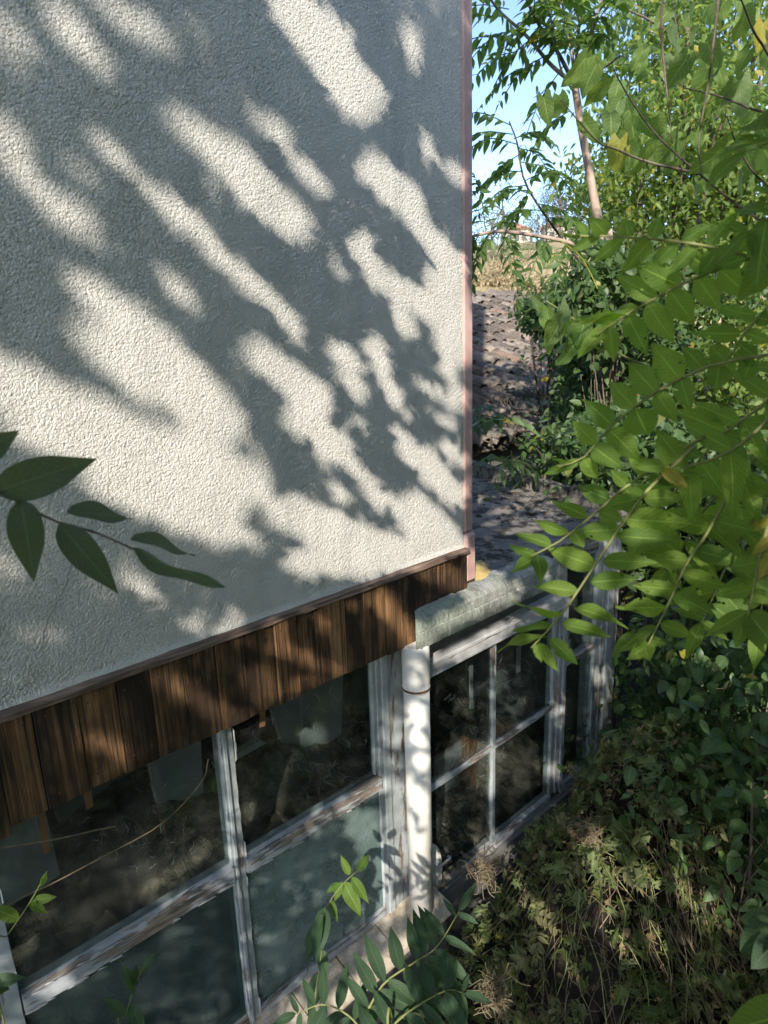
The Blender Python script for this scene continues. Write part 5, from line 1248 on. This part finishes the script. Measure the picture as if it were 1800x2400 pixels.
plant('weed', 'bluish broad leaves entering at the lower right edge', [(1740, 2080), (1690, 1990), (1650, 1960)], 1.5, 1.5,
      [((1700, 1990), (1600, 1985), 60, 1), ((1690, 2000), (1590, 2060), 46, -1), ((1700, 1960), (1630, 1900), 60, 1), ((1690, 2020), (1625, 2090), 40, 1)], me_list(OVATE, 'leaf', MAT['leaf_dark']), to_ground=True)
plant('weed', 'bright round leaf at the lower right corner', [(1760, 2260), (1690, 2200)], 1.2, 1.2, [((1710, 2190), (1570, 2225), 110, 1)], me_list(OVATE, 'leaf', MAT['leaf_near']), to_ground=True)

# ================================================================== FAR HILLSIDE
def house_far(x, y, r_2, w, d, h, rot, label, red=(.36, .16, .10)):
    p = P(x, y, r_2); gz_ = float(hill(p[0], p[1])); e = empty('far_house', label, 'house', loc=(p[0], p[1], gz_)); zt = max(p[2], gz_ + h)
    m1 = MB().box(-w / 2, w / 2, -d / 2, d / 2, -1, zt - gz_).build('wall', MAT['farwall'], e)
    o = .35; z0 = zt - gz_ + .004; rh = d * .28
    V = [(-w / 2 - o, -d / 2 - o, z0), (w / 2 + o, -d / 2 - o, z0), (w / 2 + o, d / 2 + o, z0), (-w / 2 - o, d / 2 + o, z0), (-w / 2 + d * .3, 0, z0 + rh), (w / 2 - d * .3, 0, z0 + rh)]
    MB().add(V, [(0, 1, 5, 4), (1, 2, 5), (2, 3, 4, 5), (3, 0, 4), (3, 2, 1, 0)]).build('roof', MAT['farroof'], e)
    MB().box(w * .1, w * .1 + .5, .1, .6, z0, z0 + rh + .7).build('chimney', MAT['farwall'], e)
    for k in (-1, 0, 1):
        MB().box(k * w * .28 - .4, k * w * .28 + .4, -d / 2 - .02, -d / 2 - .004, z0 - 1.9, z0 - .8).build('window', MAT['dark_in'], e)
        MB().box(-w / 2 - .02, -w / 2 - .004, k * d * .28 - .4, k * d * .28 + .4, z0 - 1.9, z0 - .8).build('window', MAT['dark_in'], e)
    e.rotation_euler = (0, 0, rot)
MAT['farwall'] = m_noise('pale_house_render', [(.3, (.42, .36, .30)), (.7, (.52, .46, .39))], 2)
MAT['farroof'] = m_noise('red_tile_roof', [(.3, (.30, .12, .075)), (.7, (.40, .18, .12))], 3, .85, .6, .05, 12)
house_far(1120, 530, 140, 4.6, 4.6, 2.2, .5, 'far house with a red hipped roof below the branch')
house_far(1212, 494, 150, 7.5, 6, 2.4, .3, 'far red-roofed house beside the pale trunk')
house_far(1205, 533, 125, 6.5, 5, 2.0, .7, 'far brownish house partly behind dangling leaflets')
for i, (x, y, r_2, w, h, mt, tp, lab) in enumerate([
    (1085, 475, 62, 3.4, 3.6, 'leaf_far', OL, 'far pale green tree nearest the house corner'), (1160, 478, 160, 3.6, 4.6, 'leaf_far', OL, 'far yellowish tree between the red roofs'),
    (1212, 452, 84, 3.6, 4.2, 'leaf_pine', OL, 'far grey-green pine left of the pale trunk'), (1182, 470, 88, 3.0, 3.6, 'leaf_pine', OL, 'far grey-green pine with a low crown, left one'),
    (1245, 470, 86, 4.0, 4.4, 'leaf_pine', OL, 'far pine just behind the pale trunk'), (1060, 500, 55, 2.2, 2.2, 'leaf_far', OL, 'far low tree touching the house corner'),
    (1290, 490, 80, 4, 4, 'leaf_far', OL, 'far tree right of the pale trunk'), (1360, 470, 85, 6, 5, 'leaf_far', OL, 'far broad tree behind the bushes'), (1460, 460, 90, 7, 6, 'leaf_far', OL, 'far wide tree behind the mulberry'), (1580, 455, 90, 8, 7, 'leaf_far', OL, 'far large tree toward the right edge'),
    (1160, 545, 50, 1.2, .8, 'leaf_far', OL, 'far small bush in front of the red roofs'), (1060, 560, 34, 1.6, 1.3, 'leaf_far', OL, 'leafy green bush on the slope near the house corner'), (1110, 575, 32, 1.5, 1.0, 'leaf_far', OL, 'bush on the dry slope below the far house'), (1190, 590, 30, 1.3, .9, 'leaf_far', OL, 'bush on the dry slope below the dangling leaflets')]):
    c = P(x, y, r_2); tree('far_tree', lab, 'tree', c[0], c[1], c[2], (w, w, h * .9), 2600, .042 * w * (r_2 / 60) ** .3, mt, tp, 200 + i, clumps=34, tr=w * .05)
for i, (x, y, r_2, w, h, lab) in enumerate([(1080, 612, 24, 1.0, .55, 'bleached dry bush behind the ridge of the shed, left'), (1150, 630, 22, .9, .5, 'bleached dry bush behind the shed in the middle'), (1215, 640, 21, .9, .5, 'bleached dry bush behind the shed by the green shrubs'), (1110, 590, 28, 1.1, .5, 'tall straw clump on the slope behind the shed')]):
    c = P(x, y, r_2); tree('dry_bush', lab, 'bush', c[0], c[1], c[2], (w, w, h), 2600, .10, 'leaf_straw', OL, 300 + i, clumps=30, tr=.02)
# loose straw on the near slope
b = Batch(); n = 9000; xs_ = rng.uniform(8, 34, n); ys_ = rng.uniform(4, 30, n); s_ = xs_ * .77 + ys_ * .64; k_ = (s_ > 15); xs_, ys_ = xs_[k_], ys_[k_]; n = len(xs_)
O = np.stack([xs_, ys_, hill(xs_, ys_) + .02], 1); Dv = rng.normal(0, .35, (n, 3)) + (0, 0, 1)
b.add((BLADE[0][0] * (3, 1, 1), BLADE[0][1], BLADE[0][2]), frs(O, Dv, rng.normal(0, 1, (n, 3)), rng.uniform(.15, .45, n)))
tag(b.build('dry_grass', MAT['leaf_straw']), kind='stuff')

# ================================================================== ADDED YARD PLANTS IN FRONT, OUT OF VIEW (darken pane reflections, block skylight)
r = np.random.default_rng(91); b = Batch(); n = 16000
xx, yy = r.uniform(-3, 13, n), r.uniform(-7, -.55, n); hh = .35 + 1.0 * (np.sin(xx * 1.3 + yy) * .5 + .5) * np.clip((-yy - .5) / 1.2, .1, 1.3) + .5 * (np.sin(xx * .7 - yy * 1.9) * .5 + .5) * np.clip(-yy - 1, 0, 1)
O = np.stack([xx, yy, GZ + hh * r.random(n) ** .45], 1); O = O[~in_view(O, 30, 30)]; n = len(O)
M = frs(O, r.normal(0, 1, (n, 3)) - (0, 0, .4), r.normal(0, .5, (n, 3)) + (0, 0, 1), r.uniform(.08, .17, n))
for i in range(3): b.add(OVATE_LO[i], M[i::3])
tag(b.build('undergrowth', MAT['leaf_shrub']), kind='stuff')  # unseen foliage added to darken what the panes mirror

for i_, (x, y, z, rad, n, lab) in enumerate([(-.2, -3.4, .2, (1.3, 1.2, 2.3), 3200, 'leafy tree in the yard behind the viewer, seen only as a reflection'), (2.4, -3.0, .3, (1.8, 1.3, 2.6), 4600, 'broad tree across the yard opposite the drainpipe'),
        (5.4, -2.8, .3, (1.9, 1.3, 2.6), 4600, 'broad tree across the yard opposite the small-paned sash'), (8.6, -2.6, .8, (1.9, 1.4, 2.7), 3000, 'broad tree across the yard beyond the end post')]):
    tree('yard_tree', lab, 'tree', x, y, z, rad, n, .26, 'leaf_shrub', OVATE_LO, 400 + i_, clumps=40, tr=.08)  # unseen trees added to hold skylight off the lower panes and frames

tree('shrub', 'bushy shrub under the viewer in front of the left panes, mostly outside the frame', 'shrub', -.1, .15, -2.6, (.75, .45, .5), 1800, .10, 'leaf_shrub', OVATE_LO, 420, clumps=24, tr=.02)  # added below the frame to cut low skylight on the left panes
